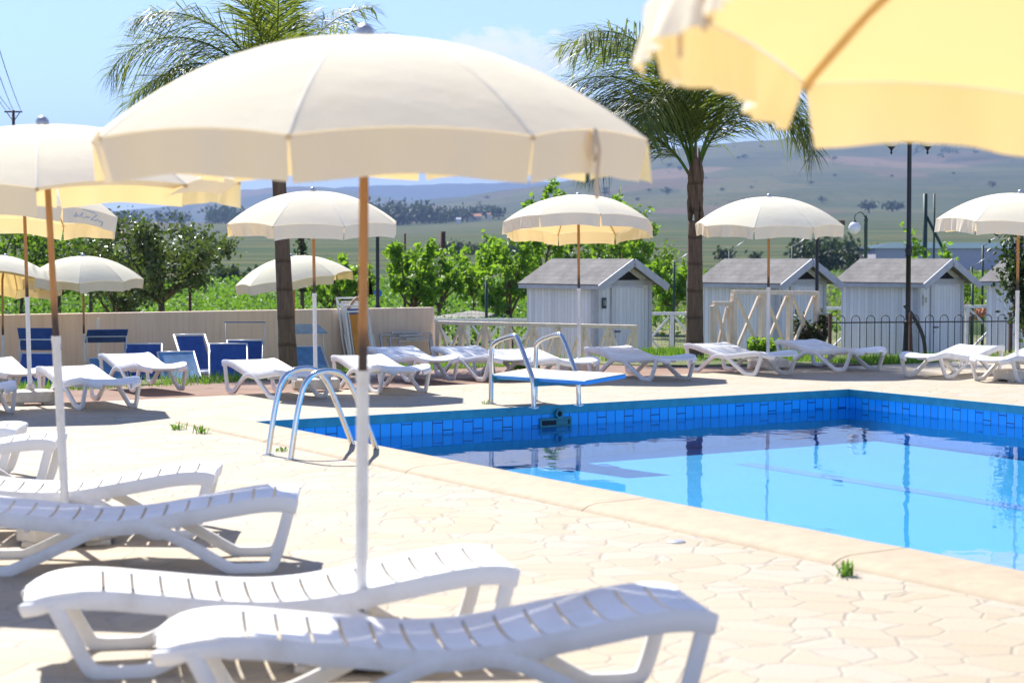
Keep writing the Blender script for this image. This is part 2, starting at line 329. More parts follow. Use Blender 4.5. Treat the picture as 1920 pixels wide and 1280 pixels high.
# ------------------------------------------------------------------ pool, deck, dirt
A = at(440, 793); B = at(1592, 730); Lr = (at(1920, 762)-B).normalized(); Ll = (at(1920, 1090)-A).normalized()
u = (B-A).normalized(); vdir = Vector((u.y, -u.x, 0))            # u along the far edge, vdir toward the camera
Cc = B+Lr*15; D = A+Ll*15
d1 = at(125, 755); d2 = at(1700, 682); du = (d2-d1).normalized(); dn = Vector((-du.y, du.x, 0))
def dl(w, s): return d1+du*w+dn*s
OA = dl(-25, 0); OB = dl(38, 0); OC = Vector((40, -12, 0)); OD = Vector((-40, -12, 0))
mb = MB()
def quadgrid(mb, p0, p1, p2, p3, n, m):
    mb.grid([[(p0.lerp(p1, j/n)).lerp(p3.lerp(p2, j/n), i/m) for j in range(n+1)] for i in range(m+1)])
quadgrid(mb, OA, OB, B, A, 4, 2); quadgrid(mb, OB, OC, Cc, B, 4, 2); quadgrid(mb, OC, OD, D, Cc, 4, 2); quadgrid(mb, OD, OA, A, D, 4, 2)
struct(obj('pool_deck', mb, M['deck']))
# basin (local frame per wall so the tile pattern runs along the wall)
def wallpanel(name, p, q, z0, z1, mat, inset=0.0):
    L = (q-p).length; mb = MB(); mb.grid([[(0, 0, z1), (L, 0, z1)], [(0, 0, z0), (L, 0, z0)]])
    o = obj(name, mb, mat); o.location = (p.x, p.y, 0); o.rotation_euler = (0, 0, math.atan2(q.y-p.y, q.x-p.x)); return struct(o)
ZW = -.215; ZF = -.57
for p, q in ((A, B), (B, Cc), (Cc, D), (D, A)):
    wallpanel('pool_wall', p, q, ZW-.03, -.085, M['tile']); wallpanel('pool_wall', p, q, ZF, ZW-.03, M['pool_floor'])
    L = (q-p).length; mb = MB(); mb.box((L/2, -.006, -.0395), (L, .012, .093))
    o = obj('pool_wall_band', mb, M['teal_band'], bevel=.004); o.location = (p.x, p.y, 0); o.rotation_euler = (0, 0, math.atan2(q.y-p.y, q.x-p.x)); struct(o)
mb = MB(); mb.add([A+Vector((0, 0, ZF)), B+Vector((0, 0, ZF)), Cc+Vector((0, 0, ZF)), D+Vector((0, 0, ZF))], [(0, 3, 2, 1)]); struct(obj('pool_floor', mb, M['pool_floor']))
l0 = at(1395, 868, ZF+.004); l1 = l0+(Lr+Ll).normalized()*11; sd = Vector((l1.y-l0.y, l0.x-l1.x, 0)).normalized()*.12; mb = MB(); mb.add([l0-sd, l0+sd, l1+sd, l1-sd], [(0, 3, 2, 1)]); struct(obj('pool_floor_line', mb, M['lane']))
mb = MB(); mb.add([p+Vector((0, 0, ZW)) for p in (A, B, Cc, D)], [(0, 3, 2, 1)]); struct(obj('water', mb, M['water']))
# coping on the near (left) side: raised cream kerb in long stones
nl = Vector((Ll.y, -Ll.x, 0))
if nl.dot(u) > 0: nl = -nl
st = A-Ll*.38-u*.0
segs = [0, .0, 2.05, 2.35, 4.9, 7.4, 9.9, 12.4, 15.3]
mb = MB(); a = -.30
for b in (1.95, 2.22, 4.7, 7.2, 9.7, 12.2, 15.3):
    w0, w1 = -.035, .46; g = .006
    prof = [(w1+.05, -.02), (w1+.035, .006), (w1-.01, .030), (w1-.07, .044), (w0+.05, .056), (w0+.01, .048), (w0, .02), (w0, -.02)]
    n = max(2, int((b-a)/.35)); ring = []
    for i in range(n+1):
        t = a+g+(b-a-2*g)*i/n; base = A+Ll*t; jit = .004*mnoise.noise(Vector((t*2.1, 3, 1)))
        ring.append([base+nl*x+Vector((0, 0, z+jit)) for x, z in prof])
    k = len(prof); fs = [(i*k+j, i*k+(j+1) % k, (i+1)*k+(j+1) % k, (i+1)*k+j) for i in range(n) for j in range(k)]+[tuple(reversed(range(k))), tuple(n*k+j for j in range(k))]
    mb.add([p for r in ring for p in r], fs); a = b
struct(obj('pool_coping', mb, M['coping'], smooth=True, auto=35))
# dirt strip and lower ground
def sg(X): return max(.25, min(4.6, 2.7+.3*(X+3.6))) if X < 4.6 else max(.3, 4.6-2.6*(X-4.6))
def zground(w, s):
    p = dl(w, s); g = sg(p.x); n = mnoise.noise(Vector((p.x*.6, p.y*.6, 0)))*.03
    if s <= 0: return 0
    z = -.012-.02*s+n*min(1, s)
    t = (s-(g+2.2))/1.6
    if t > 0: t = min(1, t); t = t*t*(3-2*t); z = z*(1-t)+(-.86+n*2)*t
    return z
mb = MB(); ws = [-25+63*i/210 for i in range(211)]; ss = [0, .05, .25, .6, 1, 1.5, 2, 2.5, 3, 3.5, 4, 4.5, 5, 5.5, 6, 6.5, 7, 7.5, 8, 8.5, 9, 10, 12, 15, 20, 28, 38]
def gp(w, s): p = dl(w, s); return Vector((p.x, p.y, zground(w, s)))
mb.grid([[gp(w, s) for w in ws] for s in ss[:13]]); struct(obj('dirt_ground', mb, M['dirt'], smooth=True))
rows = []
for k in range(26):
    r = []
    for w in ws:
        p = dl(w, 0); g = sg(p.x+1.5)+.1; s = g+(.55*k if k < 14 else 7.7+(k-14)*3.0); q = gp(w, s); r.append(q+Vector((0, 0, .012)))
    rows.append(r)
mb = MB(); mb.grid(rows); struct(obj('lower_ground', mb, M['low'], smooth=True))

# ------------------------------------------------------------------ far terrain
def interp(x, xs, ys): return float(np.interp(x, xs, ys))
def Epx(px, d):
    """height above the eye line (in pixels of the photograph's scale) of the land seen in direction px at distance d"""
    left = interp(px, [700, 1250], [1, 0])
    e250 = -26; e500 = 12*left+6*(1-left); e900 = 36*left+48*(1-left); e1600 = 50*left+86*(1-left)
    eB0 = interp(px, [300, 600, 735, 900, 1074, 1220, 1350, 1500, 1700, 1920, 2400, 4000], [52, 60, 88, 110, 139, 196, 207, 216, 212, 222, 235, 200])
    e2400 = e1600*.55+eB0*.45; eB = eB0
    eD = interp(px, [-2000, 100, 200, 328, 400, 456, 554, 600, 664, 760, 900, 1200], [95, 70, 68, 92, 114, 128, 138, 136, 124, 96, 80, 60])
    eC = interp(px, [-2000, 300, 500, 600, 660, 700, 750, 1000, 1100, 1300, 3000], [60, 80, 105, 122, 129, 133, 135.5, 133, 126, 110, 90])
    ds = [30, 45, 120, 250, 500, 900, 1600, 2400, 3600, 4100, 4700, 6200, 7000, 9000, 10500]
    es = [None, None, None, e250, e500, e900, e1600, e2400, eB, eB*.97, min(eB*.7, 70), max(eD, 50), 60, eC, eC*.6]
    for k, d0 in ((0, 30), (1, 45), (2, 120)): es[k] = (([-.95, -1.0, -1.2][k])-EYE)*F/d0
    return float(np.interp(math.log(d), [math.log(x) for x in ds], es))
def zterr(az, d):
    px = 960+F*math.tan(az); e = Epx(max(-3000, min(5000, px)), d); Y = d*math.cos(az); z = EYE+e*Y/F
    if d > 200: z += (mnoise.fractal(Vector((d*math.sin(az)*.0022, d*math.cos(az)*.0022, 2)), 1, 2, 4))*d*.0035*min(1, (d-200)/1200)
    return z
azs = [R(-48+96*i/420) for i in range(421)]; dsn = [30*(10500/30)**(i/170) for i in range(171)]
verts = []; colr = []
for d in dsn:
    for a_ in azs:
        z = zterr(a_, d); verts.append((d*math.sin(a_), d*math.cos(a_), z))
        px = 960+F*math.tan(a_); e = (z-EYE)*F/(d*math.cos(a_))
        g = max(0, min(1, (1500-d)/700)); wood = 0.0
        if 3000 < d < 4200 and px > 1715:
            lo = interp(px, [1715, 1780, 2400], [168, 148, 140]); hi = interp(px, [1715, 1780, 1920, 2400], [170, 176, 196, 215])
            wood = 1.0 if lo < e < hi else 0.0
        if d > 7200: wood = .75
        colr.append((g, wood, 1 if d > 4400 else 0, 1))
n = len(azs); faces = [(i*n+j, i*n+j+1, (i+1)*n+j+1, (i+1)*n+j) for i in range(len(dsn)-1) for j in range(n-1)]
me = bpy.data.meshes.new('hills'); me.from_pydata(verts, [], faces); ca = me.color_attributes.new('land', 'FLOAT_COLOR', 'POINT'); ca.data.foreach_set('color', np.array(colr, dtype=np.float32).ravel())
me.polygons.foreach_set('use_smooth', [True]*len(faces))
def hillmat():
    m, nt, out = newmat('hill_fields'); N = NT(nt); b = N.n('ShaderNodeBsdfPrincipled'); N.l(b.outputs[0], out.inputs[0]); p = N.pos()
    at_ = N.n('ShaderNodeAttribute', attribute_name='land'); sp = N.n('ShaderNodeSeparateColor'); N.l(at_.outputs['Color'], sp.inputs[0])
    wn = N.n('ShaderNodeTexNoise'); N.l(p, wn.inputs['Vector']); wn.inputs['Scale'].default_value = .004; wn.inputs['Detail'].default_value = 3
    ad = N.n('ShaderNodeMixRGB', blend_type='ADD'); ad.inputs[0].default_value = 1; N.l(p, ad.inputs[1]); mu = N.n('ShaderNodeVectorMath', operation='SCALE'); N.l(wn.outputs['Color'], mu.inputs[0]); mu.inputs['Scale'].default_value = 160; N.l(mu.outputs[0], ad.inputs[2])
    mp = N.n('ShaderNodeMapping'); N.l(ad.outputs[0], mp.inputs[0]); mp.inputs['Scale'].default_value = (.0062, .0034, 0)
    v = N.n('ShaderNodeTexVoronoi'); N.l(mp.outputs[0], v.inputs['Vector']); v.inputs['Scale'].default_value = 1; cs = N.n('ShaderNodeSeparateColor'); N.l(v.outputs['Color'], cs.inputs[0])
    hill = N.ramp(cs.outputs[0], [(0, (.045, .07, .028)), (.24, (.085, .10, .035)), (.46, (.12, .09, .055)), (.58, (.05, .08, .03)), (.76, (.21, .145, .095)), (.86, (.10, .11, .04))], 'CONSTANT')
    ve = N.n('ShaderNodeTexVoronoi', feature='DISTANCE_TO_EDGE'); N.l(mp.outputs[0], ve.inputs['Vector'])
    hill = N.mix(N.math('MULTIPLY', N.ramp(ve.outputs[0], [(.015, (1, 1, 1)), (.05, (0, 0, 0))]), N.ramp(N.noise(p, .006, 3), [(.45, (0, 0, 0)), (.55, (.9, .9, .9))])), hill, (.02, .032, .018))
    hill = N.mix(.34, hill, N.ramp(N.noise(p, .012, 6, .65), [(.3, (.02, .03, .015)), (.7, (.16, .12, .075))]))
    mp2 = N.n('ShaderNodeMapping'); N.l(ad.outputs[0], mp2.inputs[0]); mp2.inputs['Scale'].default_value = (.006, .012, 0)
    v2 = N.n('ShaderNodeTexVoronoi'); N.l(mp2.outputs[0], v2.inputs['Vector']); c2 = N.n('ShaderNodeSeparateColor'); N.l(v2.outputs['Color'], c2.inputs[0])
    gr = N.ramp(c2.outputs[0], [(0, (.026, .055, .015)), (.3, (.048, .07, .02)), (.55, (.03, .062, .025)), (.75, (.08, .083, .022)), (.9, (.09, .065, .033))], 'CONSTANT')
    gr = N.mix(.4, gr, N.ramp(N.noise(p, .05, 6, .65), [(.3, (.02, .042, .012)), (.7, (.095, .12, .035))]))
    mp3 = N.n('ShaderNodeMapping'); N.l(p, mp3.inputs[0]); mp3.inputs['Scale'].default_value = (.002, .03, 0)
    gr = N.mix(N.math('MULTIPLY', N.ramp(N.noise(mp3.outputs[0], 1, 3), [(.52, (0, 0, 0)), (.62, (1, 1, 1))]), .5), gr, (.17, .14, .055))
    c = N.mix(sp.outputs[0], hill, gr)
    c = N.mix(N.math('MULTIPLY', sp.outputs[1], .9), c, N.ramp(N.noise(p, .02, 5), [(.3, (.018, .028, .018)), (.7, (.045, .055, .03))]))
    N.l(c, b.inputs['Base Color']); b.inputs['Roughness'].default_value = 1; b.inputs['Specular IOR Level'].default_value = .1; return m
me.materials.append(hillmat()); ho = bpy.data.objects.new('hills', me); col.objects.link(ho); struct(ho)
def onland(px, d):
    a_ = math.atan((px-960)/F); return Vector((d*math.sin(a_), d*math.cos(a_), zterr(a_, d)))

# ------------------------------------------------------------------ leaves and trees
def leafmesh(mb, centers, sizes, flat=.0, aspect=1.5):
    n = len(centers); C_ = np.asarray(centers, float); S = np.asarray(sizes, float).reshape(-1, 1)
    a = rng.normal(size=(n, 3)); a[:, 2] *= (1-flat); a /= np.linalg.norm(a, axis=1, keepdims=True)
    b = np.cross(a, rng.normal(size=(n, 3))); b /= np.linalg.norm(b, axis=1, keepdims=True)
    a = a*S*aspect*.5; b = b*S*.5; c = np.cross(a, b); c = c/np.maximum(np.linalg.norm(c, axis=1, keepdims=True), 1e-9)*S*.12
    q = np.stack([C_-a, C_-b*.9+c, C_+a, C_+b*.9+c], 1).reshape(-1, 3); k = len(mb.v)
    mb.v += [tuple(x) for x in q.tolist()]; mb.f += [(k+4*i, k+4*i+1, k+4*i+2, k+4*i+3) for i in range(n)]
def rv(s=1.0): return Vector((random.gauss(0, s), random.gauss(0, s), random.gauss(0, s)))
def make_tree(label, base, h_trunk, h, rad, leafm, group=None, nl=1800, ls=.09, limbs=6, tr=.07, tuft=.16, name='tree', squash=1.0, lean=(0, 0), upright=.6, dens=5):
    root = thing(name, label, 'tree', base, 0, group); mt = MB(); tips = []
    top = Vector((lean[0], lean[1], h_trunk))
    mt.tube([Vector((0, 0, -.1)), Vector((lean[0]*.3, lean[1]*.3, h_trunk*.5))+rv(.02), top], [tr*1.25, tr, tr*.85], 8)
    for i in range(limbs):
        az = 2*PI*i/limbs+random.uniform(-.4, .4); rr = rad*random.uniform(.55, 1.0); hh = h_trunk+(h-h_trunk)*random.uniform(.35, 1.0)*(1.0 if rr < rad*.8 else .8)
        end = Vector((lean[0]*1.6+rr*math.cos(az), lean[1]*1.6+rr*math.sin(az)*squash, hh)); mid = top.lerp(end, .5)+Vector((0, 0, -.1*(1-upright)*h+.05))+rv(.06)
        pth = [top, top.lerp(mid, .6)+rv(.03), mid, mid.lerp(end, .5)+rv(.05), end]; mt.tube(pth, [tr*.6, tr*.5, tr*.38, tr*.25, tr*.12], 6)
        for k in range(dens):
            b0 = mid.lerp(end, random.uniform(-.2, 1)); e2 = b0+Vector((random.gauss(0, rad*.26), random.gauss(0, rad*.26)*squash, random.uniform(-.08, .3)*(h-h_trunk))); mt.tube([b0, b0.lerp(e2, .5)+rv(.03), e2], [tr*.2, tr*.14, tr*.06], 4); tips.append((b0, e2))
        tips.append((mid, end))
    obj('trunk', mt, M['bark'], root, smooth=True)
    cs = []; per = max(6, nl//len(tips))
    for b0, e2 in tips:
        nt_ = int(per*random.uniform(.5, 1.5))
        for _ in range(nt_):
            t = random.uniform(.35, 1.08); p = b0.lerp(e2, t)+rv(tuft*random.uniform(.5, 1.2)); cs.append(p)
    ml = MB(); leafmesh(ml, [tuple(p) for p in cs], [ls*random.uniform(.6, 1.35) for _ in cs]); obj('crown', ml, leafm, root); return root

def palm(label, base, hs, tr, crown_tilt, fronds, seed):
    random.seed(seed); root = thing('palm_tree', label, 'palm tree', base); prof = []
    n = 40; H = hs
    for i in range(n+1):
        t = i/n; r = tr*(1.22-.32*t+.25*math.exp(-t*9)); r *= 1+.012*math.sin(t*H*2.3*2*PI)+.012*mnoise.noise(Vector((t*30, seed, 0))); prof.append((r, t*H-.15))
    mt = MB(); mt.lathe(prof, n=20); mt.xf(Matrix(((1, 0, crown_tilt, 0), (0, 1, 0, 0), (0, 0, 1, 0), (0, 0, 0, 1)))); obj('trunk', mt, M['palm_trunk'], root, smooth=True)
    top = Vector((crown_tilt*H, 0, H))
    ms = MB()   # old leaf bases wrapped round the crownshaft
    for i in range(16):
        a = i*2.4; z0 = -.35+.05*i; p0 = top+Vector((tr*.85*math.cos(a), tr*.85*math.sin(a), z0)); p1 = top+Vector((tr*.75*math.cos(a), tr*.75*math.sin(a), z0+.3)); p2 = top+Vector((tr*.45*math.cos(a), tr*.45*math.sin(a), z0+.72))
        ms.tube([p0, p1, p2], [tr*.12, tr*.40, tr*.10], 7)
    obj('leaf_bases', ms, M['palm_trunk'], root, smooth=True)
    for az, e0, L, droop in fronds:
        az = R(az); mb = MB(); mr = MB(); ns = 30; p = top+Vector((0, 0, .38)); ang = R(e0); pts = []
        side = Vector((-math.sin(az), math.cos(az), 0)); hd = Vector((math.cos(az), math.sin(az), 0)); tw = random.uniform(-.25, .25)
        for i in range(ns+1):
            t = i/ns; pts.append(p.copy()); an = ang-R(droop)*(t**1.5); p = p+(hd*math.cos(an)+Vector((0, 0, math.sin(an)))+side*tw*t*.5)*(L/ns)
        mr.tube(pts, [.026*(1-.85*i/ns) for i in range(ns+1)], 5)
        rch = mr; nl = int(L*38); cs = []
        for k in range(nl):
            t = .22+.78*k/nl; f = t*ns; i = min(ns-1, int(f)); q = pts[i].lerp(pts[i+1], f-i); tg = (pts[i+1]-pts[i]).normalized(); nrm = side.cross(tg)
            for sg_ in (-1, 1):
                ll = (1.0*math.sin(PI*(.12+.80*t))+.08)*random.uniform(.8, 1.1)*L/2.6; sp = random.uniform(.55, 1.0); lift = random.uniform(-.55, .55)
                d0 = (side*sg_*.75+tg*sp+nrm*lift).normalized(); dr = Vector((0, 0, -1))*random.uniform(.5, 1.15); w = nrm.cross(d0).normalized()*.0115
                a0 = q; a1 = q+d0*ll*.5+dr*ll*.10; a2 = q+d0*ll*.92+dr*ll*.42
                mb.add([a0-w*.7, a0+w*.7, a1+w, a1-w, a2], [(0, 1, 2, 3), (3, 2, 4)])
        o = obj('frond', mb, M['palm_leaf'], root); obj('midrib', rch, M['leaf_mid'], o, smooth=True)
    return root

# ------------------------------------------------------------------ umbrellas
def make_umbrella(label, base, lean=(0, 0), tilt=(0, 0), phi0=-9, RR=1.05, zr=2.05, hh=.39, junction=1.15, swing=None, straps=(), block=True, seed=1, ripple=.012, printed=None, block_rz=0.0, fl=.165, flong={}, wedge={}):
    rnd = random.Random(seed)
    root = thing('beach_umbrella', label, 'umbrella', base, 0, 'cream beach umbrellas round the pool')
    Sh = Matrix(((1, 0, lean[0], 0), (0, 1, lean[1], 0), (0, 0, 1, 0), (0, 0, 0, 1)))
    Ti = Matrix.Translation((0, 0, zr)) @ Matrix.Rotation(R(tilt[0]), 4, 'X') @ Matrix.Rotation(R(tilt[1]), 4, 'Y') @ Matrix.Translation((0, 0, -zr)); X = Sh @ Ti
    mb = MB(); mb.tube([(0, 0, junction-.25), (0, 0, zr), (0, 0, zr+hh)], .0185, 12); mb.v = [tuple((Sh if p[2] < zr+.01 else X) @ Vector(p)) for p in mb.v]; obj('pole', mb, M['pole_wood'], root, smooth=True, auto=40)
    mb = MB(); mb.tube([(0, 0, .05), (0, 0, junction-.04), (0, 0, junction-.039), (0, 0, junction)], [.0245, .0245, .027, .027], 14); mb.xf(Sh); obj('pole_sleeve', mb, M['sleeve'], root, smooth=True, auto=40)
    if block:
        mb = MB()
        w = .27; pts = [(w, .12), (.17, .24), (-.17, .24), (-w, .12), (-w, -.12), (-.17, -.24), (.17, -.24), (w, -.12)]
        def ring(k, z): return [(x*k, y*k, z) for x, y in pts]
        rings = [ring(1, .03), ring(1.0, .12), ring(.95, .145), ring(.35, .155)]; vs = [p for r in rings for p in r]; fs = [(i*8+j, i*8+(j+1) % 8, (i+1)*8+(j+1) % 8, (i+1)*8+j) for i in range(3) for j in range(8)]+[tuple(24+j for j in range(8)), tuple(reversed(range(8)))]
        mb.add(vs, fs)
        for sx in (-1, 1):
            for sy in (-1, 1): mb.box((sx*.17, sy*.15, .016), (.14, .12, .032))
        mb.lathe([(.05, .15), (.045, .2), (.03, .215)], n=12); mb.xf(Matrix.Rotation(block_rz, 4, 'Z')); obj('base_block', mb, M['concrete_base'], root, bevel=.012)
    mb = MB(); mb.lathe([(.036, 0), (.038, .012), (.035, .03), (.024, .046), (.006, .054)], (0, 0, zr+hh-.005), 14); mb.xf(X); obj('finial', mb, M['grey_metal'], root, smooth=True)
    def zp(r): return zr+hh*(1-(r/RR)**2.15)
    def ribpt(i, r): a = R(phi0+45*i); return Vector((r*math.sin(a), -r*math.cos(a), zp(r)))
    def cp(i, s, r):
        k = r/RR; p = ribpt(i, r).lerp(ribpt(i+1, r), s); p.z += .030*4*s*(1-s)*k**1.5; q = 4*s*(1-s); p.x *= 1-.012*q*k; p.y *= 1-.012*q*k; return p
    mb = MB(); nr, nsg = 12, 8
    for i in range(8): mb.grid([[cp(i, j/nsg, RR*max(.02, (k/nr)**.85)) for j in range(nsg+1)] for k in range(nr+1)])
    mb.xf(X); o = obj('canopy', mb, M['canvas'], root, smooth=True, auto=60)
    mt = MB()
    for i in range(8):
        sd = Vector((math.cos(R(phi0+45*i)), math.sin(R(phi0+45*i)), 0)); q = [ribpt(i, RR*max(.012, (k/nr)**.85)) for k in range(nr+1)]
        mt.grid([[p-sd*min(.008, .008*(.1+k))-Vector((0, 0, .0005)), p+Vector((0, 0, .0035)), p+sd*min(.008, .008*(.1+k))-Vector((0, 0, .0005))] for k, p in enumerate(q)])
    mt.lathe([(.03, .003), (.028, .006)], (0, 0, zr+hh-.004), 12); mt.xf(X); obj('seam_tape', mt, M['seam'], root, smooth=True)
    for i in range(8):   # valance flaps, one per panel
        sw = (swing or {}).get(i, rnd.uniform(-4, 9)); sw0, sw1 = (R(sw[0]), R(sw[1])) if isinstance(sw, tuple) else (R(sw), R(sw)); sw = sw0; n_ = 26; ph = rnd.uniform(0, 6); am = R(phi0+45*i+22.5); pl_ = math.sin(am) < -.55; amp = ripple*rnd.uniform(.6, 1.5)*(1.6 if pl_ else 1); inw = Vector((-math.sin(am), math.cos(am), 0))
        rows = []
        for k in range(5):
            t = k/4; row = []
            for j in range(n_+1):
                s = j/n_; wa, wb = wedge.get(i, (.018, .018)); s2 = s+(wa*(1-s)-wb*s)*t; p = cp(i, s2, RR); off = amp*t*math.sin(s*11+ph)+amp*.6*t*math.sin(s*23+ph*2)+(amp*.8*t*math.sin(s*46+ph) if pl_ else 0)
                L = flong.get(i, fl)*t; sw = sw0+(sw1-sw0)*s; row.append(p+Vector((0, 0, -1))*L*math.cos(sw)*(1-.03*math.sin(s*9+ph)*t)+inw*(L*math.sin(sw)+off)-inw*.004)
            rows.append(row)
        mv = MB(); mv.grid(rows); mv.xf(X); ob = obj('valance', mv, M['canvas'], root, smooth=True)
        if printed == i:
            mp_ = MB(); rl = random.Random(5)
            def vp(s, t): j = s*n_; j0 = min(n_-1, int(j)); k0 = min(3, int(t*4)); a_ = rows[k0][j0].lerp(rows[k0][j0+1], j-j0); b_ = rows[k0+1][j0].lerp(rows[k0+1][j0+1], j-j0); return a_.lerp(b_, t*4-k0)-inw*.004
            strokes = [[(.36, .10), (.60, .20)], [(.20, .62), (.26, .36), (.25, .62), (.30, .50)], [(.31, .62), (.37, .30), (.36, .60), (.41, .62)], [(.42, .62), (.45, .48), (.47, .62), (.50, .48)], [(.52, .66), (.63, .26)], [(.53, .66), (.60, .66)], [(.60, .7), (.64, .56), (.66, .7), (.69, .58), (.71, .7), (.74, .6), (.73, .85), (.69, .88)]]
            for q in strokes: mp_.tube([vp(*c) for c in q], .006, 5)
            mp_.xf(X); obj('printed_script', mp_, M['ink'], ob)
    for i in range(8):
        mr = MB(); pts = [ribpt(i, RR*t)-Vector((0, 0, .012)) for t in (.04, .2, .4, .6, .8, .97, 1.0)]; mr.tube(pts, [.007]*5+[.008, .012], 6); mr.xf(X); obj('rib', mr, M['rib_wood'], root, smooth=True)
    for (i, s, L, dx) in straps:
        ms = MB(); p = cp(i, s, RR); am = R(phi0+45*i+22.5); ou = Vector((math.sin(am), -math.cos(am), 0))*.012; tx = Vector((math.cos(am), math.sin(am), 0))
        q0 = p+ou; pts = [q0, q0+Vector((0, 0, -L*.3))+tx*.012+ou, q0+Vector((0, 0, -L*.65))+tx*dx*.4+ou*.5, q0+Vector((0, 0, -L))+tx*dx]
        ms.sweep(pts, [(-.012, -.002), (.012, -.002), (.012, .002), (-.012, .002)], side=tx)
        pts = [q0, q0+Vector((0, 0, -L*.12))-tx*.03+ou, q0+Vector((0, 0, -L*.3))-tx*.035+ou, q0+Vector((0, 0, -L*.45))+tx*.005]
        ms.sweep(pts, [(-.011, -.002), (.011, -.002), (.011, .002), (-.011, .002)], side=tx); ms.xf(X); obj('tie_strap', ms, M['strap'], root)
    return root
def G(px, py, z=0.0): p = at(px, py, z); return (p.x, p.y, z)
make_umbrella('large cream umbrella in the middle, with a tie strap dangling from its rim', G(677, 1243), (.009, 0), (2.3, 0), -9, RR=1.10, zr=2.045, hh=.40, swing={0: 4, 7: 6, 6: 28, 1: 8}, straps=[(1, .52, .25, .02)], seed=3)
make_umbrella('cream umbrella leaning beside the big one, its rusty sleeve behind the shaded lounger', G(126, 1015), (-.045, 0), (2.8, -1), 10, RR=1.06, zr=1.985, hh=.335, fl=.152, swing={0: 80, 7: 4, 1: 60}, seed=4, block_rz=.2)
make_umbrella('closest umbrella, its glowing yellow underside filling the top corner over the pool', (1.365, 4.17, 0), (0, .0), (-7, 2.6), 34.7, RR=1.093, zr=2.115, swing={5: (-14, -8), 4: (2, 14), 3: (14, 2)}, flong={5: .17}, wedge={4: (.16, .02), 3: (.02, .03)}, straps=[(5, .36, .20, -.02), (5, .52, .18, .01)], seed=6)
make_umbrella('cream umbrella standing between the palm and the pool ladder', G(592, 732), (-.01, 0), (3, 0), -20, zr=1.975, hh=.375, seed=8, swing={7: 22}, block_rz=.3)
make_umbrella('cream umbrella with yellow lining showing, in front of the first changing hut', G(1086, 699), (-.006, 0), (-7, 0), 14, zr=2.01, seed=9, swing={0: -4})
make_umbrella('cream umbrella in front of the raised timber railing and second hut', G(1440, 692), (0, 0), (3, 0), -18, zr=2.02, seed=10, swing={6: 12, 7: 4}, block_rz=.9)
make_umbrella('cream umbrella at the pool corner before the last hut', G(1906, 714), (0, 0), (2, 3), 2, zr=2.0, hh=.38, seed=12, swing={7: 8}, block_rz=.5)
make_umbrella('cream umbrella with faint blue script printed on its valance', G(57, 757), (-.02, 0), (-6, 4), 35, seed=13, printed=0, swing={0: 0}, block_rz=.4)
def low(px, Y, z=-.86): p = atY(px, 500, Y); return (p.x, Y, z)
make_umbrella('smaller cream umbrella in front of the beige wall and dark tree', low(156, 33.2), (0, 0), (3, 0), 8, RR=.99, seed=14, block=False, swing={7: 30})
make_umbrella('cream umbrella by the beige wall, half cut by the frame edge', low(4, 32.6), (0, 0), (-10, 6), 0, RR=.99, seed=15, block=False, swing={0: 85, 1: -5})
make_umbrella('tilted cream umbrella half hidden behind the palm trunk', low(551, 34.6), (0, 0), (3, -7), 4, RR=1.02, seed=16, block=False, swing={0: 25, 1: 70})

# ------------------------------------------------------------------ white loungers
KT = [0, .10, .26, .5, .85, 1.1, 1.4, 1.65, 1.78, 1.86, 1.9]; KZ = [.285, .322, .335, .31, .272, .276, .325, .368, .38, .376, .366]
def lz(t):
    t = max(0, min(1.9, t)); i = max(k for k in range(len(KT)-1) if KT[k] <= t+1e-9); f = (t-KT[i])/(KT[i+1]-KT[i])
    def m(k):
        if k == 0: return (KZ[1]-KZ[0])/(KT[1]-KT[0])
        if k == len(KT)-1: return (KZ[k]-KZ[k-1])/(KT[k]-KT[k-1])
        return (KZ[k+1]-KZ[k-1])/(KT[k+1]-KT[k-1])
    h = KT[i+1]-KT[i]; f2 = f*f; f3 = f2*f
    return (2*f3-3*f2+1)*KZ[i]+(f3-2*f2+f)*h*m(i)+(-2*f3+3*f2)*KZ[i+1]+(f3-f2)*h*m(i+1)
HW = .30
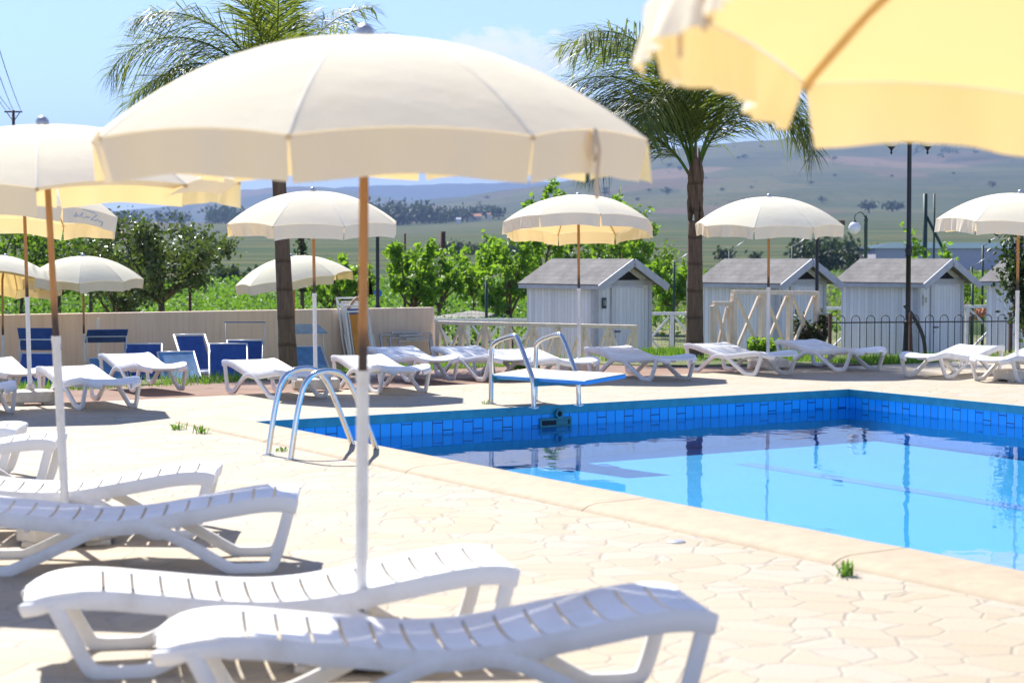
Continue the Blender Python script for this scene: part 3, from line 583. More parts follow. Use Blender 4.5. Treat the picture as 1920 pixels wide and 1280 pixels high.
def make_lounger():
    root = thing('sun_lounger', None, 'sun lounger', (0, 0, 0), 0, 'white plastic sun loungers')
    mb = MB(); W = HW-.004; cuts = [.0, .30]+[.30+.1135*k for k in range(1, 14)]+[1.9]; cuts = sorted(set(round(c, 4) for c in cuts))
    def hwid(t): return W-.13*(1-math.sqrt(max(0, 1-((.16-t)/.16)**2))) if t < .16 else W+(.012*((t-1.74)/.16) if t > 1.74 else 0)
    def dish(q, t): return -.030*(1-abs(q)**2.2)*min(1, .35+t*2)*(1 if t < 1.75 else max(.25, 1-(t-1.75)*4))
    BQ = .86
    for a, b in zip(cuts[:-1], cuts[1:]):
        g = .0075; t0 = a+(g if a > 0 else 0); t1 = b-(g if b < 1.9 else 0); n = 7 if b-a > .2 else 4; rows = []
        for i in range(n):
            t = t0+(t1-t0)*i/(n-1); hw = hwid(t); rows.append([Vector((t, hw*BQ*(2*j/10-1), lz(t)+dish(BQ*(2*j/10-1), t)+.002)) for j in range(11)])
        mb.slab(rows, .014)
    for sy in (-1, 1):
        rows = []
        for i in range(49):
            t = 1.9*i/48; hw = hwid(t); rows.append([Vector((t, sy*hw*q, lz(t)+dish(q, t)+.0025)) for q in ((.85, .92, 1.0) if sy > 0 else (1.0, .92, .85))])
        mb.slab(rows, .02)
    obj('slatted_bed', mb, M['plastic'], root, smooth=True, auto=35)
    def rsec(w, h, k=.35): return [(x*w/2, y*h/2) for x, y in ((1, k), (k, 1), (-k, 1), (-1, k), (-1, -k), (-k, -1), (k, -1), (1, -k))]
    for sy in (-1, 1):
        mr = MB(); pts = []; n = 40
        for i in range(n+1):
            t = 1.9*i/n; y = HW-.014
            if t < .16: y = HW-.014-.13*(1-math.sqrt(max(0, 1-((.16-t)/.16)**2)))
            if t > 1.74: y += .012*((t-1.74)/.16)
            pts.append(Vector((t, sy*y, lz(t)-.038)))
        mr.sweep(pts, lambda i: rsec(.032, .070 if i > 4 else .05, .7), side=(0, 1, 0)); obj('side_rail', mr, M['plastic'], root, smooth=True, auto=50)
        def sm(P, it=3):
            P = [Vector(p) for p in P]
            for _ in range(it): P = [P[0]]+[q for a, b in zip(P[:-1], P[1:]) for q in (a*.75+b*.25, a*.25+b*.75)]+[P[-1]]
            return P
        y = sy*(HW-.012)
        hl = sm([(1.05, y, .238), (1.2, y, .225), (1.34, y, .155), (1.555, y, .022), (1.60, y, .017), (1.75, y, .018), (1.79, y, .05), (1.865, y, .33)], 2)
        fl_ = sm([(1.05, y, .238), (.9, y, .225), (.76, y, .155), (.47, y, .022), (.43, y, .017), (.27, y, .018), (.235, y, .05), (.115, y*.98, .285)], 2)
        for P in (hl, fl_): ml = MB(); ml.sweep(P, lambda i: rsec(.034, .056, .72), side=(0, 1, 0)); obj('leg', ml, M['plastic'], root, smooth=True, auto=50)
    for t, dz, h_ in ((.55, .075, .035), (1.3, .075, .035), (1.885, .034, .062)):
        mc = MB(); mc.bar((t, -HW+.02, lz(t)-dz), (t, HW-.02, lz(t)-dz), .024, h_); obj('crossbar', mc, M['plastic'], root, bevel=.005)
    return root
LP = make_lounger(); first = [True]
def lounger(label, px, py, corner, yaw, zc=None):
    """corner: which local corner (t, side) is seen at pixel px,py"""
    t, s = corner; z = lz(t) if zc is None else zc; p = at(px, py, z); a = R(yaw)
    loc = Vector((p.x, p.y, 0))-Vector((t*math.cos(a)-s*HW*math.sin(a), t*math.sin(a)+s*HW*math.cos(a), 0))
    o = LP if first[0] else copy_tree(LP); first[0] = False; o.location = loc; o.rotation_euler = (0, 0, a); o['label'] = label; o['category'] = 'sun lounger'; return o
HN, FN, FF = (1.9, -1), (0, -1), (0, -1)
lounger('white lounger at the front, its slats half in umbrella shade', 1343, 1150, HN, 9.5)
lounger('sunlit white lounger second from the front, behind the thick white umbrella sleeve', 972, 1066, HN, 12)
lounger('white lounger wholly in bluish shade, casting a slatted shadow on the paving', 557, 937, HN, 5)
lounger('sunlit white lounger behind the shaded one, hiding the leaning umbrella foot', 401, 889, HN, 4)
lounger('shaded white lounger poking in from the side with only its end showing', 102, 827, HN, 5)
lounger('white lounger whose tip barely enters at the frame edge', 29, 806, HN, 6)
lounger('white lounger at the edge in front of the blue sunbed with navy canopy', 90, 698, FF, 117)
lounger('white lounger foot beside the concrete umbrella base, mostly out of frame', 37, 725, FF, 118)
lounger('white lounger with weathered umbrella sleeve crossing its raised end', 271, 716, FF, 119)
lounger('white lounger on the reddish dirt with a striped shadow beneath', 357, 688, FF, 116)
lounger('white lounger in front of the palm trunk and behind the ladder', 629, 701, FF, 119)
lounger('white lounger crossed by the dark wet pole of the big umbrella', 815, 692, FF, 114)
lounger('white lounger in dappled palm shade before the folded sunbed frames', 867, 673, FF, 114)
lounger('white lounger behind the diving board handrails, next to the low fence', 1003, 672, FF, 116)
lounger('white lounger seen through the diving board handrails, foot in umbrella shade', 1133, 677, FF, 119)
lounger('white lounger just beyond the diving board tip, below the fence end post', 1314, 672, FF, 118)
lounger('white lounger by the palm with an umbrella base beneath it', 1505, 664.5, FF, 119)
lounger('shaded white lounger between the shrub and the hoop fence', 1670, 657.5, FF, 117)
lounger('white lounger facing the pool corner, its raised end by the last umbrella', 1757, 670, FN, 50)
lounger('white lounger cut by the frame beside the pool corner umbrella base', 1893, 676, FN, 50)

# ------------------------------------------------------------------ pool ladder, diving board, skimmer, small deck things
def frame_at(p, d):
    d = d.normalized(); n = Vector((-d.y, d.x, 0)); return lambda s, z, o=0.0: Vector((p[0]+d.x*s+n.x*o, p[1]+d.y*s+n.y*o, z))
b1 = at(503, 853); b2 = at(545, 862); ld = -nl
root = thing('pool_ladder', 'bent chrome handrail ladder over the pool edge', 'pool ladder', (b1.x, b1.y, 0))
def sm(P, it=3):
    P = [Vector(p) for p in P]
    for _ in range(it): P = [P[0]]+[q for a, b in zip(P[:-1], P[1:]) for q in (a*.75+b*.25, a*.25+b*.75)]+[P[-1]]
    return P
for bb in (b1, b2):
    f = frame_at((bb.x-b1.x, bb.y-b1.y), ld); P = sm([f(0, 0), f(.06, .40), f(.14, .66), f(.36, .70), f(.50, .62), f(.64, .30), f(.88, -.30), f(.92, -.62)], 3)
    mb = MB(); mb.tube(P, .0225, 12); o = obj('handrail', mb, M['steel'], root, smooth=True); mb = MB(); mb.lathe([(.05, 0.001), (.05, .008), (.026, .014)], tuple(f(0, 0)), 14); obj('floor_flange', mb, M['steel'], o, smooth=True, auto=40)
f1 = frame_at((0, 0), ld); f2 = frame_at((b2.x-b1.x, b2.y-b1.y), ld)
for s, z in ((.83, -.2), (.90, -.5)): mb = MB(); mb.bar(f1(s, z), f2(s, z), .09, .03); obj('step', mb, M['steel'], root, bevel=.006)
# diving board
pA = at(921, 757); pB = at(1004, 752.5); dv = vdir
root = thing('diving_board', 'low blue edged diving board with bent chrome handrails', 'diving board', (pA.x, pA.y, 0))
wid = (pB-pA).length; oB = pB-pA
for bb in (Vector((0, 0, 0)), oB):
    f = frame_at((bb.x, bb.y), dv); P = sm([f(0, 0), f(0, .55), f(.04, .67), f(.42, .76), f(.50, .72), f(.70, .40), f(.77, .30), f(.78, .0)], 2)
    mb = MB(); mb.tube(P, .026, 12); o = obj('handrail', mb, M['steel'], root, smooth=True)
    for s in (0, .78): mb = MB(); mb.lathe([(.055, .001), (.055, .01), (.03, .016)], tuple(f(s, 0)), 12); obj('floor_flange', mb, M['steel'], o)
un = oB.normalized(); c0 = oB*.5; f = frame_at((c0.x, c0.y), dv); bw = wid-.07
mb = MB(); a_ = f(-.05, .315); b_ = f(1.62, .335); rup = Vector((0, 0, 1))-un*.10; mb.bar(a_, b_, bw, .042, up=rup); o = obj('board', mb, M['board_blue'], root, bevel=.008)
mb = MB(); mb.bar(a_+Vector((0, 0, .0235)), b_+Vector((0, 0, .0235)), bw-.012, .006, up=rup); obj('board_grip', mb, M['board_top'], o)
mb = MB(); mb.bar(f(.0, .27), f(.8, .27), .1, .05); mb.bar(f(.02, .27)-un*wid*.5, f(.02, .27)+un*wid*.5, .05, .05); mb.bar(f(.77, .265)-un*wid*.5, f(.77, .265)+un*wid*.5, .06, .07); obj('support_beam', mb, M['teal_metal'], root)
# skimmer mouth and inlet in the far wall
t = (at(1058, 785, -.13)-A).dot(u); ps = A+u*t; az_ = math.atan2(u.y, u.x)
root = thing('pool_skimmer', 'teal framed skimmer slot in the blue pool wall', 'skimmer', (ps.x, ps.y, 0), az_)
mb = MB()
for c, s_ in (((0, -.012, -.140), (.42, .024, .03)), ((0, -.012, -.218), (.42, .024, .03)), ((-.198, -.012, -.179), (.024, .024, .05)), ((.198, -.012, -.179), (.024, .024, .05)), ((.09, -.008, -.179), (.16, .014, .05))): mb.box(c, s_)
obj('frame', mb, M['teal_metal'], root, bevel=.004); mb = MB(); mb.box((0, -.004, -.179), (.38, .006, .05)); obj('slot', mb, M['black'], root)
root = thing('water_inlet', 'round dark inlet pipe in the pool wall above the skimmer', 'pipe', (ps.x+u.x*.03, ps.y+u.y*.03, -.085), az_)
mb = MB(); mb.lathe([(.045, 0), (.05, .02), (.05, .05), (.03, .05), (.03, .01)], n=16); mb.xf(Matrix.Rotation(PI/2, 4, 'X')); obj('ring', mb, M['teal_metal'], root, smooth=True, auto=40)
mb = MB(); mb.lathe([(.029, .0), (.029, .03)], n=12); mb.xf(Matrix.Rotation(PI/2, 4, 'X')); obj('bore', mb, M['black'], root)
p = at(1268, 1016); mb = MB(); mb.lathe([(.052, .001), (.052, .006), (.046, .009), (.01, .009)], n=20); o = obj('drain_lid', mb, M['grey_metal'], None, smooth=True, auto=30); o.location = p; tag(o, 'small round grey drain lid in the paving by the kerb', 'drain lid')
def weed(label, px, py, n, L, spread=.05):
    p = at(px, py); mb = MB(); r = random.Random(px)
    for i in range(n):
        a = r.uniform(0, 2*PI); e = r.uniform(.5, 1.4); l = L*r.uniform(.6, 1.1); b0 = Vector((r.gauss(0, spread*.4), r.gauss(0, spread*.4), 0)); d = Vector((math.cos(a)*math.cos(e), math.sin(a)*math.cos(e), math.sin(e))); w = Vector((-math.sin(a), math.cos(a), 0))*.006
        m_ = b0+d*l*.6; t_ = b0+d*l-Vector((0, 0, l*.15)); mb.add([b0-w*.5, b0+w*.5, m_+w, m_-w, t_], [(0, 1, 2, 3), (3, 2, 4)])
    o = obj('weed', mb, M['grass'], None); o.location = (p.x, p.y, .0); tag(o, label, 'weed')
weed('bright green weed growing alone by the pool kerb', 1583, 1079, 34, .12); weed('small weed at the kerb corner, nearer the loungers', 336, 805, 40, .09, .1); weed('small weed at the kerb corner, next to the curved kerb end', 377, 812, 36, .11, .08); weed('tiny weed between the ladder rails', 527, 846, 24, .06, .06); weed('tiny weed at the foot of the diving board', 912, 757, 20, .06, .06)
weed('little dark weed on the dirt by the palm', 389, 720, 26, .16, .1)
# grass strip
mb = MB(); r = random.Random(21)
for i in range(15000):
    w = r.uniform(-6, 26); pp = dl(w, 0); g = sg(pp.x)
    s = g+abs(r.gauss(0, .75))-.15+.25*mnoise.noise(Vector((w*.8, 0, 4))); p = dl(w, s)
    dens = mnoise.noise(Vector((p.x*.45, p.y*.45, 7)))
    if dens < -.28 and r.random() < .75: continue
    p.z = zground(w, s); a = r.uniform(0, 2*PI); l = r.uniform(.06, .14)*(1.3 if dens > .1 else 1); d = Vector((r.gauss(0, .35), r.gauss(0, .35), 1)).normalized(); wv = Vector((math.cos(a), math.sin(a), 0))*.007
    mb.add([p-wv, p+wv, p+d*l], [(0, 1, 2)])
for i in range(3500):   # the green hump between the first hut and the second palm, and by the second railing
    c = random.choice([(1255, 34.2, 1.0), (1255, 34.2, 1.0), (1470, 32.0, .5), (1640, 30.0, .7)]); q = atY(c[0], 500, c[1]); p = Vector((q.x+r.gauss(0, c[2]*.55), q.y+r.gauss(0, .35), 0)); rel = p-d1; p.z = zground(rel.dot(du), rel.dot(dn))+.0
    hh_ = .16*math.exp(-((p.x-q.x)/(c[2]*.8))**2); a = r.uniform(0, 2*PI); l = r.uniform(.06, .12)+hh_*.6*r.random(); d = Vector((r.gauss(0, .35), r.gauss(0, .35), 1)).normalized(); wv = Vector((math.cos(a), math.sin(a), 0))*.011
    mb.add([p-wv, p+wv, p+d*l], [(0, 1, 2)])
tag(obj('grass', mb, M['grass']), 'strip of bright green grass along the edge of the dirt', 'grass', None, 'stuff')

# ------------------------------------------------------------------ beige wall and things along it
w0 = atY(0, 590, 33.5); w1 = atY(815, 576, 38.3); wd = Vector((w1.x-w0.x, w1.y-w0.y, 0)).normalized(); wl = (w1-w0).length; wang = math.atan2(wd.y, wd.x); wn = Vector((wd.y, -wd.x, 0))
mb = MB(); mb.box((wl/2-9, .1, -.2), (wl+18, .2, 1.59)); o = obj('garden_wall', mb, M['wall'], bevel=.015); o.location = (w0.x, w0.y, 0); o.rotation_euler = (0, 0, wang); tag(o, 'long low beige rendered wall behind the blue sunbeds', 'wall')
def onwall(px, off, z=-.86):
    d = ray(px, 500); tt = d.x/d.y   # X = tt*Y ; wall line point
    Y = (w0.x+wn.x*off-(w0.y+wn.y*off)*wd.x/wd.y)/(tt-wd.x/wd.y); return Vector((tt*Y, Y, z))
def blue_sunbed(label, px, Y, rz, back=62, canopy=None, cloth='blue_cloth', seatc='blue_cloth', z=-.86, bl=.72, foot=1.0, w=.6):
    p = atY(px, 500, Y); root = thing('folding_sunbed', label, 'sunbed', (p.x, Y, z), rz, 'blue folding sunbeds by the wall')
    h = .36; ba = R(back); bx = -bl*math.cos(ba); bz = h+bl*math.sin(ba); mf = MB()
    for s in (-1, 1):
        y = s*w/2; mf.tube([(bx, y, bz), (0, y, h), (foot, y, h-.02)], .016, 8); mf.tube([(-.25, y, 0), (.3, y, h)], .014, 8); mf.tube([(foot-.1, y, 0), (foot-.4, y, h)], .014, 8); mf.tube([(.15, y, h), (bx*.55, y, h+.5*bl*math.sin(ba))], .01, 6)
    for q in ((bx, bz), (foot, h-.02), (-.25, .01), (foot-.1, .01)): mf.tube([(q[0], -w/2, q[1]), (q[0], w/2, q[1])], .014, 8)
    obj('frame', mf, M['white_metal'], root, smooth=True)
    def sheet(name, a, b, mat):
        mb = MB(); n = 6; mb.slab([[Vector((a[0]+(b[0]-a[0])*i/n, y, a[1]+(b[1]-a[1])*i/n-.03*math.sin(PI*i/n)+.012)) for y in (-w/2+.02, -w*.2, w*.2, w/2-.02)] for i in range(n+1)], .006); obj(name, mb, M[mat], root, smooth=True, auto=40)
    sheet('backrest', (bx, bz), (0, h), cloth); sheet('seat', (.03, h), (foot, h-.02), seatc)
    if canopy:
        cz, ca, cd, cc = canopy; cx = bx; cz = bz+cz; ca = R(ca); mf = MB()
        for s in (-1, 1): mf.tube([(bx*.8, s*(w/2+.02), bz-.1), (cx, s*(w/2+.02), cz)], .009, 6)
        mf.tube([(cx, -w/2-.02, cz), (cx, w/2+.02, cz)], .012, 6); obj('canopy_arm', mf, M['white_metal'], root, smooth=True)
        mb = MB(); dx, dz = math.cos(ca)*cd, math.sin(ca)*cd; mb.slab([[Vector((cx+dx*(i/4-.5), y, cz+dz*(i/4-.5)+.012)) for y in (-w/2-.03, 0, w/2+.03)] for i in range(5)], .012); obj('canopy', mb, M[cc], root)
    return root
face = R(-78)
blue_sunbed('sunbed with dark navy canopy tipped toward the pool, beside the leftmost lounger', 62, 31.6, R(-92), 58, (.22, 62, .40, 'blue_cloth'), bl=.62)
blue_sunbed('sunbed whose dark canopy slants in front of the bare white post', 205, 32.4, R(-72), 40, (.36, 30, .44, 'blue_cloth'), 'lit_blue_cloth', 'lit_blue_cloth', bl=.62)
blue_sunbed('low blue sunbed with plain backrest, behind the lounger on the dirt', 266, 32.6, R(-82), 58, None, bl=.74)
blue_sunbed('sunbed with cloth in a sunlit blue tone, in front of the deck chair', 345, 31.9, R(-68), 38, None, 'lit_blue_cloth', 'lit_blue_cloth', bl=.84)
blue_sunbed('sunbed with thin flat canopy on upright arms, left of the palm trunk', 455, 33.0, R(-88), 62, (.30, 2, .45, 'blue_cloth'), bl=.76)
blue_sunbed('sunbed with light blue canopy and seat, right of the palm trunk', 592, 33.6, R(-66), 40, (.30, -14, .55, 'lit_blue_cloth'), 'lit_blue_cloth', 'lit_blue_cloth', bl=.82)
blue_sunbed('dark blue sunbed backrest just in front of the thin flat canopy', 428, 32.4, R(-80), 57, None, bl=.76, w=.62)
# deck chair
p = atY(355, 500, 33.0); root = thing('deck_chair', 'white framed deck chair with royal blue sling seat', 'deck chair', (p.x+.17, 33.0, -.86), R(-62))
mf = MB()
for s in (-1, 1): mf.tube([(-.55, s*.27, 1.12), (.55, s*.27, .03)], .018, 8); mf.tube([(-.35, s*.25, .03), (.45, s*.25, .55)], .018, 8); mf.tube([(-.3, s*.3, .62), (.3, s*.3, .60)], .018, 8)
for q in ((-.55, 1.12), (.45, .55), (.55, .04), (-.35, .04)): mf.tube([(q[0], -.27, q[1]), (q[0], .27, q[1])], .016, 8)
obj('frame', mf, M['white_metal'], root, smooth=True)
mb = MB(); mb.slab([[Vector((-.53+.98*t, y, 1.1-.57*t-.42*math.sin(PI*t)*.55)) for y in (-.23, 0, .23)] for t in [i/12 for i in range(13)]], .006); obj('sling', mb, M['blue_cloth'], root, smooth=True, auto=40)
# bare post stand
q = onwall(183, .5); root = thing('umbrella_stand', 'empty white umbrella stand tube against the beige wall', 'umbrella stand', (q.x, q.y, -.86)); mb = MB(); mb.tube([(0, 0, 0), (0, 0, 1.38)], .032, 12); obj('tube', mb, M['sleeve'], root, smooth=True, auto=40); mb = MB(); mb.lathe([(.2, 0), (.2, .06), (.05, .09)], n=14); obj('foot', mb, M['concrete_base'], root)
# chairs folded and stacked upright against the wall
r_ = random.Random(3)
for k, (dx, off, lean_, wdt, lab) in enumerate(((-.02, .32, .10, .56, 'folded deck chair at the back of the stack leaning on the wall'), (.03, .42, .12, .52, 'folded deck chair in the middle of the stack leaning on the wall'), (.02, .52, .14, .46, 'folded deck chair with orange canvas at the front of the stack'))):
    q = onwall(677, off); root = thing('folded_deck_chair', lab, 'deck chair', (q.x+dx, q.y, -.86), wang, 'folded chairs stacked against the wall'); mf = MB(); Hc = 1.66-.07*k
    for s in (-1, 1):
        mf.bar((s*wdt/2-s*.04*0+.05, -lean_*.4, 0), (s*wdt/2-.06, .28-lean_*.0-.06*k, Hc), .035, .03); mf.bar((s*(wdt/2-.05)+.05, -.03-lean_*.4, 0), (s*(wdt/2-.05)-.05, .24-.06*k, Hc*.93), .02, .02); mf.bar((s*(wdt/2+.04)+.04, -.02, .35), (s*(wdt/2+.04)-.02, .12, Hc*.62), .022, .022)
    mf.bar((-wdt/2-.06, .28-.06*k, Hc), (wdt/2-.06, .28-.06*k, Hc), .03, .03); mf.bar((-wdt/2-.05, .24-.06*k, Hc*.93), (wdt/2-.05, .24-.06*k, Hc*.93), .03, .03); obj('frame', mf, M['white_metal'], root, bevel=.004)
    mb = MB(); mb.slab([[Vector((s*(wdt/2-.07)+.045-.1*t, -.05-lean_*.4+(.27-.06*k+lean_*.4)*t, .05+(Hc*.9-.05)*t)) for s in (-1, 0, 1)] for t in (0, .25, .5, .75, 1)], .008); obj('canvas', mb, M['orange_cloth' if k == 2 else 'blue_cloth'], root)
    if k == 2:
        mb = MB(); mb.tube(sm([(-.2, .17, Hc-.05), (-.02, .2, Hc+.16), (.04, .2, Hc+.12), (.14, .2, Hc+.3), (.2, .2, Hc+.22)], 2), 0.028, 8); obj('headrest', mb, M['light_wood'], root, smooth=True)
q = onwall(765, .3)
for k in range(3):
    root = thing('folded_sunbed_frame', ['outer grey folded sunbed frame leaning on the wall', 'middle grey folded sunbed frame leaning on the wall', 'inner short grey folded sunbed frame leaning on the wall'][k], 'sunbed', (q.x+wn.x*.09*k, q.y+wn.y*.09*k, -.86), wang, 'folded sunbed frames against the wall'); mf = MB(); ww = 1.12-.22*k; hz = .96-.06*k; y0, y1 = -.1, .12
    x1 = .58-.07*k
    mf.bar((x1-ww, y1, hz), (x1, y1, hz), .035, .035); mf.bar((x1, y0, 0), (x1, y1, hz), .035, .035); mf.bar((x1-ww, y0, 0), (x1-ww, y1, hz), .035, .035); mf.bar((x1-ww*.8, y1-.03, hz+.04), (x1-ww*.25, y1-.03, hz+.04), .03, .04); mf.bar((x1-ww, (y0+y1)/2, hz*.5), (x1, (y0+y1)/2, hz*.5), .025, .025); obj('frame', mf, M['grey_metal'], root, bevel=.004)

# ------------------------------------------------------------------ palms
palm('palm tree with ringed brown trunk behind the big umbrella', tuple(Vector((atY(540, 500, 31).x, 31, -.2))), 3.55, .115, -.045,
     [(185, 62, 3.3, 128), (172, 46, 2.9, 112), (200, 70, 3.0, 100), (100, 82, 2.7, 45), (80, 70, 2.6, 60), (8, 56, 2.9, 95), (25, 74, 2.6, 70), (-25, 60, 2.7, 95), (10, 30, 2.3, 100), (-110, 50, 2.4, 120), (-150, 52, 2.5, 115), (-80, 82, 2.5, 50), (240, 78, 2.4, 40)], 5)
palm('palm tree with ringed trunk between the first two changing huts', tuple(Vector((atY(1303, 500, 32.5).x, 32.5, -.25))), 2.56, .125, .0,
     [(182, 80, 3.3, 165), (172, 82, 3.8, 150), (178, 66, 2.7, 165), (196, 64, 2.5, 160), (205, 78, 3.1, 170), (2, 80, 3.15, 178), (-8, 83, 3.4, 140), (18, 82, 3.2, 160), (-90, 86, 3.4, 130), (-120, 82, 3.2, 165), (-85, 88, 3.6, 90), (150, 84, 4.0, 105), (-140, 86, 3.9, 110)], 9)

# ------------------------------------------------------------------ changing huts
def hut(label, px, Y, rz, num, plate):
    p = atY(px, 500, Y); root = thing('changing_hut', label, 'changing hut', (p.x, Y, -.80), rz, 'white wooden changing huts')
    W, L, H, RH = 1.46, 1.95, 1.90, .40    # local: corner at origin, front along +x (y=0), side along +y
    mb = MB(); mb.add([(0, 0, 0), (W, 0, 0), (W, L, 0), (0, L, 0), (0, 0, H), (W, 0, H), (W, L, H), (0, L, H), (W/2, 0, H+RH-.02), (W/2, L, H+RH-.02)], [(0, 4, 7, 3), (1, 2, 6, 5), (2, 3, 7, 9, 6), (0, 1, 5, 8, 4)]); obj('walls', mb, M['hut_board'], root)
    ov, of = .14, .30; mr = MB()
    for s in (-1, 1):
        x0 = W/2; x1 = W/2+s*(W/2+ov); z1 = H-ov*RH/(W/2)+.03; top = [[Vector((x0, -of, H+RH+.03)), Vector((x0, L+.12, H+RH+.03))], [Vector((x1, -of, z1)), Vector((x1, L+.12, z1))]]; mr.slab(top, .035)
    obj('roof', mr, M['felt'], root)
    mt = MB()
    for s in (-1, 1):
        a = Vector((W/2, -of-.012, H+RH-.035)); b = Vector((W/2+s*(W/2+ov+.02), -of-.012, H-ov*RH/(W/2)-.05)); mt.sweep([a, b], [(-.012, -.07), (.012, -.07), (.012, .07), (-.012, .07)], side=(0, 1, 0))
    obj('bargeboard', mt, M['hut_trim'], root)
    mt = MB(); mt.box((-ov-.01+.012, L/2-.1, H-ov*RH/(W/2)-.03), (.022, L+.36, .07)); obj('fascia', mt, M['hut_trim'], root)
    mt = MB()
    for x in (.035, W-.035): mt.box((x, -.011, H*.5), (.09, .022, H))
    mt.box((W*.56, -.014, H-.03), (W*.80, .03, .1)); mt.box((-.011, .04, H*.5), (.022, .09, H)); obj('corner_trim', mt, M['hut_trim'], root)
    mo = MB(); h = .24; mo.add([(W/2-.44, -.012, H+.025), (W/2+.44, -.012, H+.025), (W/2, -.012, H+.025+h), (W/2-.44, -.002, H+.025), (W/2+.44, -.002, H+.025), (W/2, -.002, H+.025+h)], [(0, 1, 2), (5, 4, 3), (0, 3, 4, 1), (1, 4, 5, 2), (2, 5, 3, 0)]); obj('gable_vent', mo, M['black'], root)
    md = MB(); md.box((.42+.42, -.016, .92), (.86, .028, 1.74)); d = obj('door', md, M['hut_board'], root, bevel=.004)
    mh = MB(); mh.box((.42+.13, -.05, .96), (.14, .02, .022)); mh.box((.42+.08, -.038, .96), (.03, .02, .03)); mh.lathe([(.012, 0), (.012, .012)], (.5, -.034, .86), 8); obj('handle', mh, M['black'], d)
    mg = MB(); mg.box((.42-.006, -.008, .92), (.008, .012, 1.74)); mg.box((1.286, -.008, .92), (.008, .012, 1.74)); obj('door_gap', mg, M['black'], root)
    mp_ = MB(); mp_.box((.22, -.029, 1.5), (.10, .012, .2)); pl = obj('number_plate', mp_, M[plate[0]], root)
    cu = bpy.data.curves.new('number', 'FONT'); cu.body = num; cu.size = .125; cu.align_x = 'CENTER'; cu.align_y = 'CENTER'; cu.extrude = .002; cu.materials.append(M[plate[1]]); tmp = bpy.data.objects.new('number_text', cu); col.objects.link(tmp); nm = bpy.data.meshes.new_from_object(tmp.evaluated_get(bpy.context.evaluated_depsgraph_get())); bpy.data.objects.remove(tmp); to = bpy.data.objects.new('number', nm); col.objects.link(to); to.parent = pl; to.location = (.22, -.038, 1.5); to.rotation_euler = (PI/2, 0, 0); to.scale = (.62, 1.15, 1)
    return root
hz = R(40)
hut('white changing hut with navy number plate, behind the low timber fence', 1115, 37.2, hz, '15', ('navy_plate', 'white_paint'))
hut('white changing hut behind the raised X braced railing', 1454, 38.6, hz, '14', ('white_paint', 'navy_plate'))
hut('white changing hut directly behind the tall black lamp post', 1720, 39.4, hz, '13', ('white_paint', 'navy_plate'))
hut('white changing hut cut by the frame edge, beside the pine', 2000, 40.2, hz, '12', ('white_paint', 'navy_plate'))

# ------------------------------------------------------------------ fences
def xfence(name, label, a, b, n, h, post, mat, z0a, z0b, rail=.07, brace=.05, offs=0.0, drop=1.0):
    a = Vector((a[0], a[1], 0)); b = Vector((b[0], b[1], 0)); root = thing(name, label, 'fence', (a.x, a.y, 0)); d = b-a
    def P(t, z): return Vector((d.x*t, d.y*t, z0a+(z0b-z0a)*t+z))
    mr = MB(); mr.bar(P(-.01, h), P(1.01, h), .10, rail); obj('top_rail', mr, mat, root, bevel=.006)
    for i in range(n+1): mp_ = MB(); mp_.bar(P(i/n, 0), P(i/n, h-rail/2), post, post, up=(d.y, -d.x, 0)); obj('post', mp_, mat, root, bevel=.006)
    for i in range(n):
        mx = MB(); e = .06/d.length*1; nn = Vector((d.y, -d.x, 0)).normalized()*.022
        mx.bar(P(i/n+e, h-.07)+nn, P((i+1)/n-e, h*(1-drop)+.06)+nn, brace, .04, up=nn); mx.bar(P(i/n+e, h*(1-drop)+.06)-nn, P((i+1)/n-e, h-.07)-nn, brace, .04, up=nn); obj('brace', mx, mat, root, bevel=.004)
    return root
fa = atY(822, 605, 38.2); fb = atY(1190, 613, 35.3); xfence('timber_fence', 'low cream timber fence with X braces, running from the wall end', fa, fb, 8, 1.12, .09, M['cream'], fa.z-1.12, fb.z-1.12)
fa = atY(1376, 548, 33.2); fb = atY(1531, 549, 34.6); xfence('timber_railing', 'tall cream railing with big X braces before the second hut', fa, fb, 3, 1.1, .09, M['cream'], fa.z-1.1, fb.z-1.1, drop=.97)
fc = atY(1338, 569, 33.0); fd = atY(1370, 569, 33.2); xfence('timber_railing', 'short lower cream railing panel joined to the tall railing', fc, fd, 1, .95, .09, M['cream'], fc.z-.95, fd.z-.95)
fa = atY(815, 600, 43.5); fb = atY(1005, 600, 43.5); xfence('white_fence', 'white cross braced fence seen behind the low timber fence', fa, fb, 3, 1.05, .08, M['white_rail'], fa.z-1.05, fb.z-1.05)
fa = atY(1180, 588, 44.5); fb = atY(1420, 588, 44.5); xfence('white_fence', 'white cross braced fence between first hut and palm', fa, fb, 3, 1.1, .09, M['white_rail'], fa.z-1.1, fb.z-1.1)
fa = atY(1545, 578, 45.0); fb = atY(1900, 574, 46.5); xfence('white_fence', 'white cross braced fence seen between the third and last huts', fa, fb, 4, 1.1, .09, M['white_rail'], fa.z-1.1, fb.z-1.1)
# green wire mesh fence
root = thing('mesh_fence', 'green wire mesh fence on steel posts behind the huts', 'fence', (0, 46.2, 0)); mw = MB(); x0, x1 = -2.2, 13.5; x = x0
while x < x1: mw.bar((x, 0, -.9), (x, 0, .45), .004, .004); x += .09
for k in range(8): mw.bar((x0, 0, -.85+k*.18), (x1, 0, -.85+k*.18), .005, .005)
obj('wire_mesh', mw, M['green_post'], root)
for px in (912, 997, 1100, 1290, 1420, 1585, 1640, 1824, 1905):
    q = atY(px, 500, 46.2); mp_ = MB(); mp_.tube([(q.x, 0, -.95), (q.x, 0, 1.0)], .035, 8); obj('post', mp_, M['green_post'], root, smooth=True)
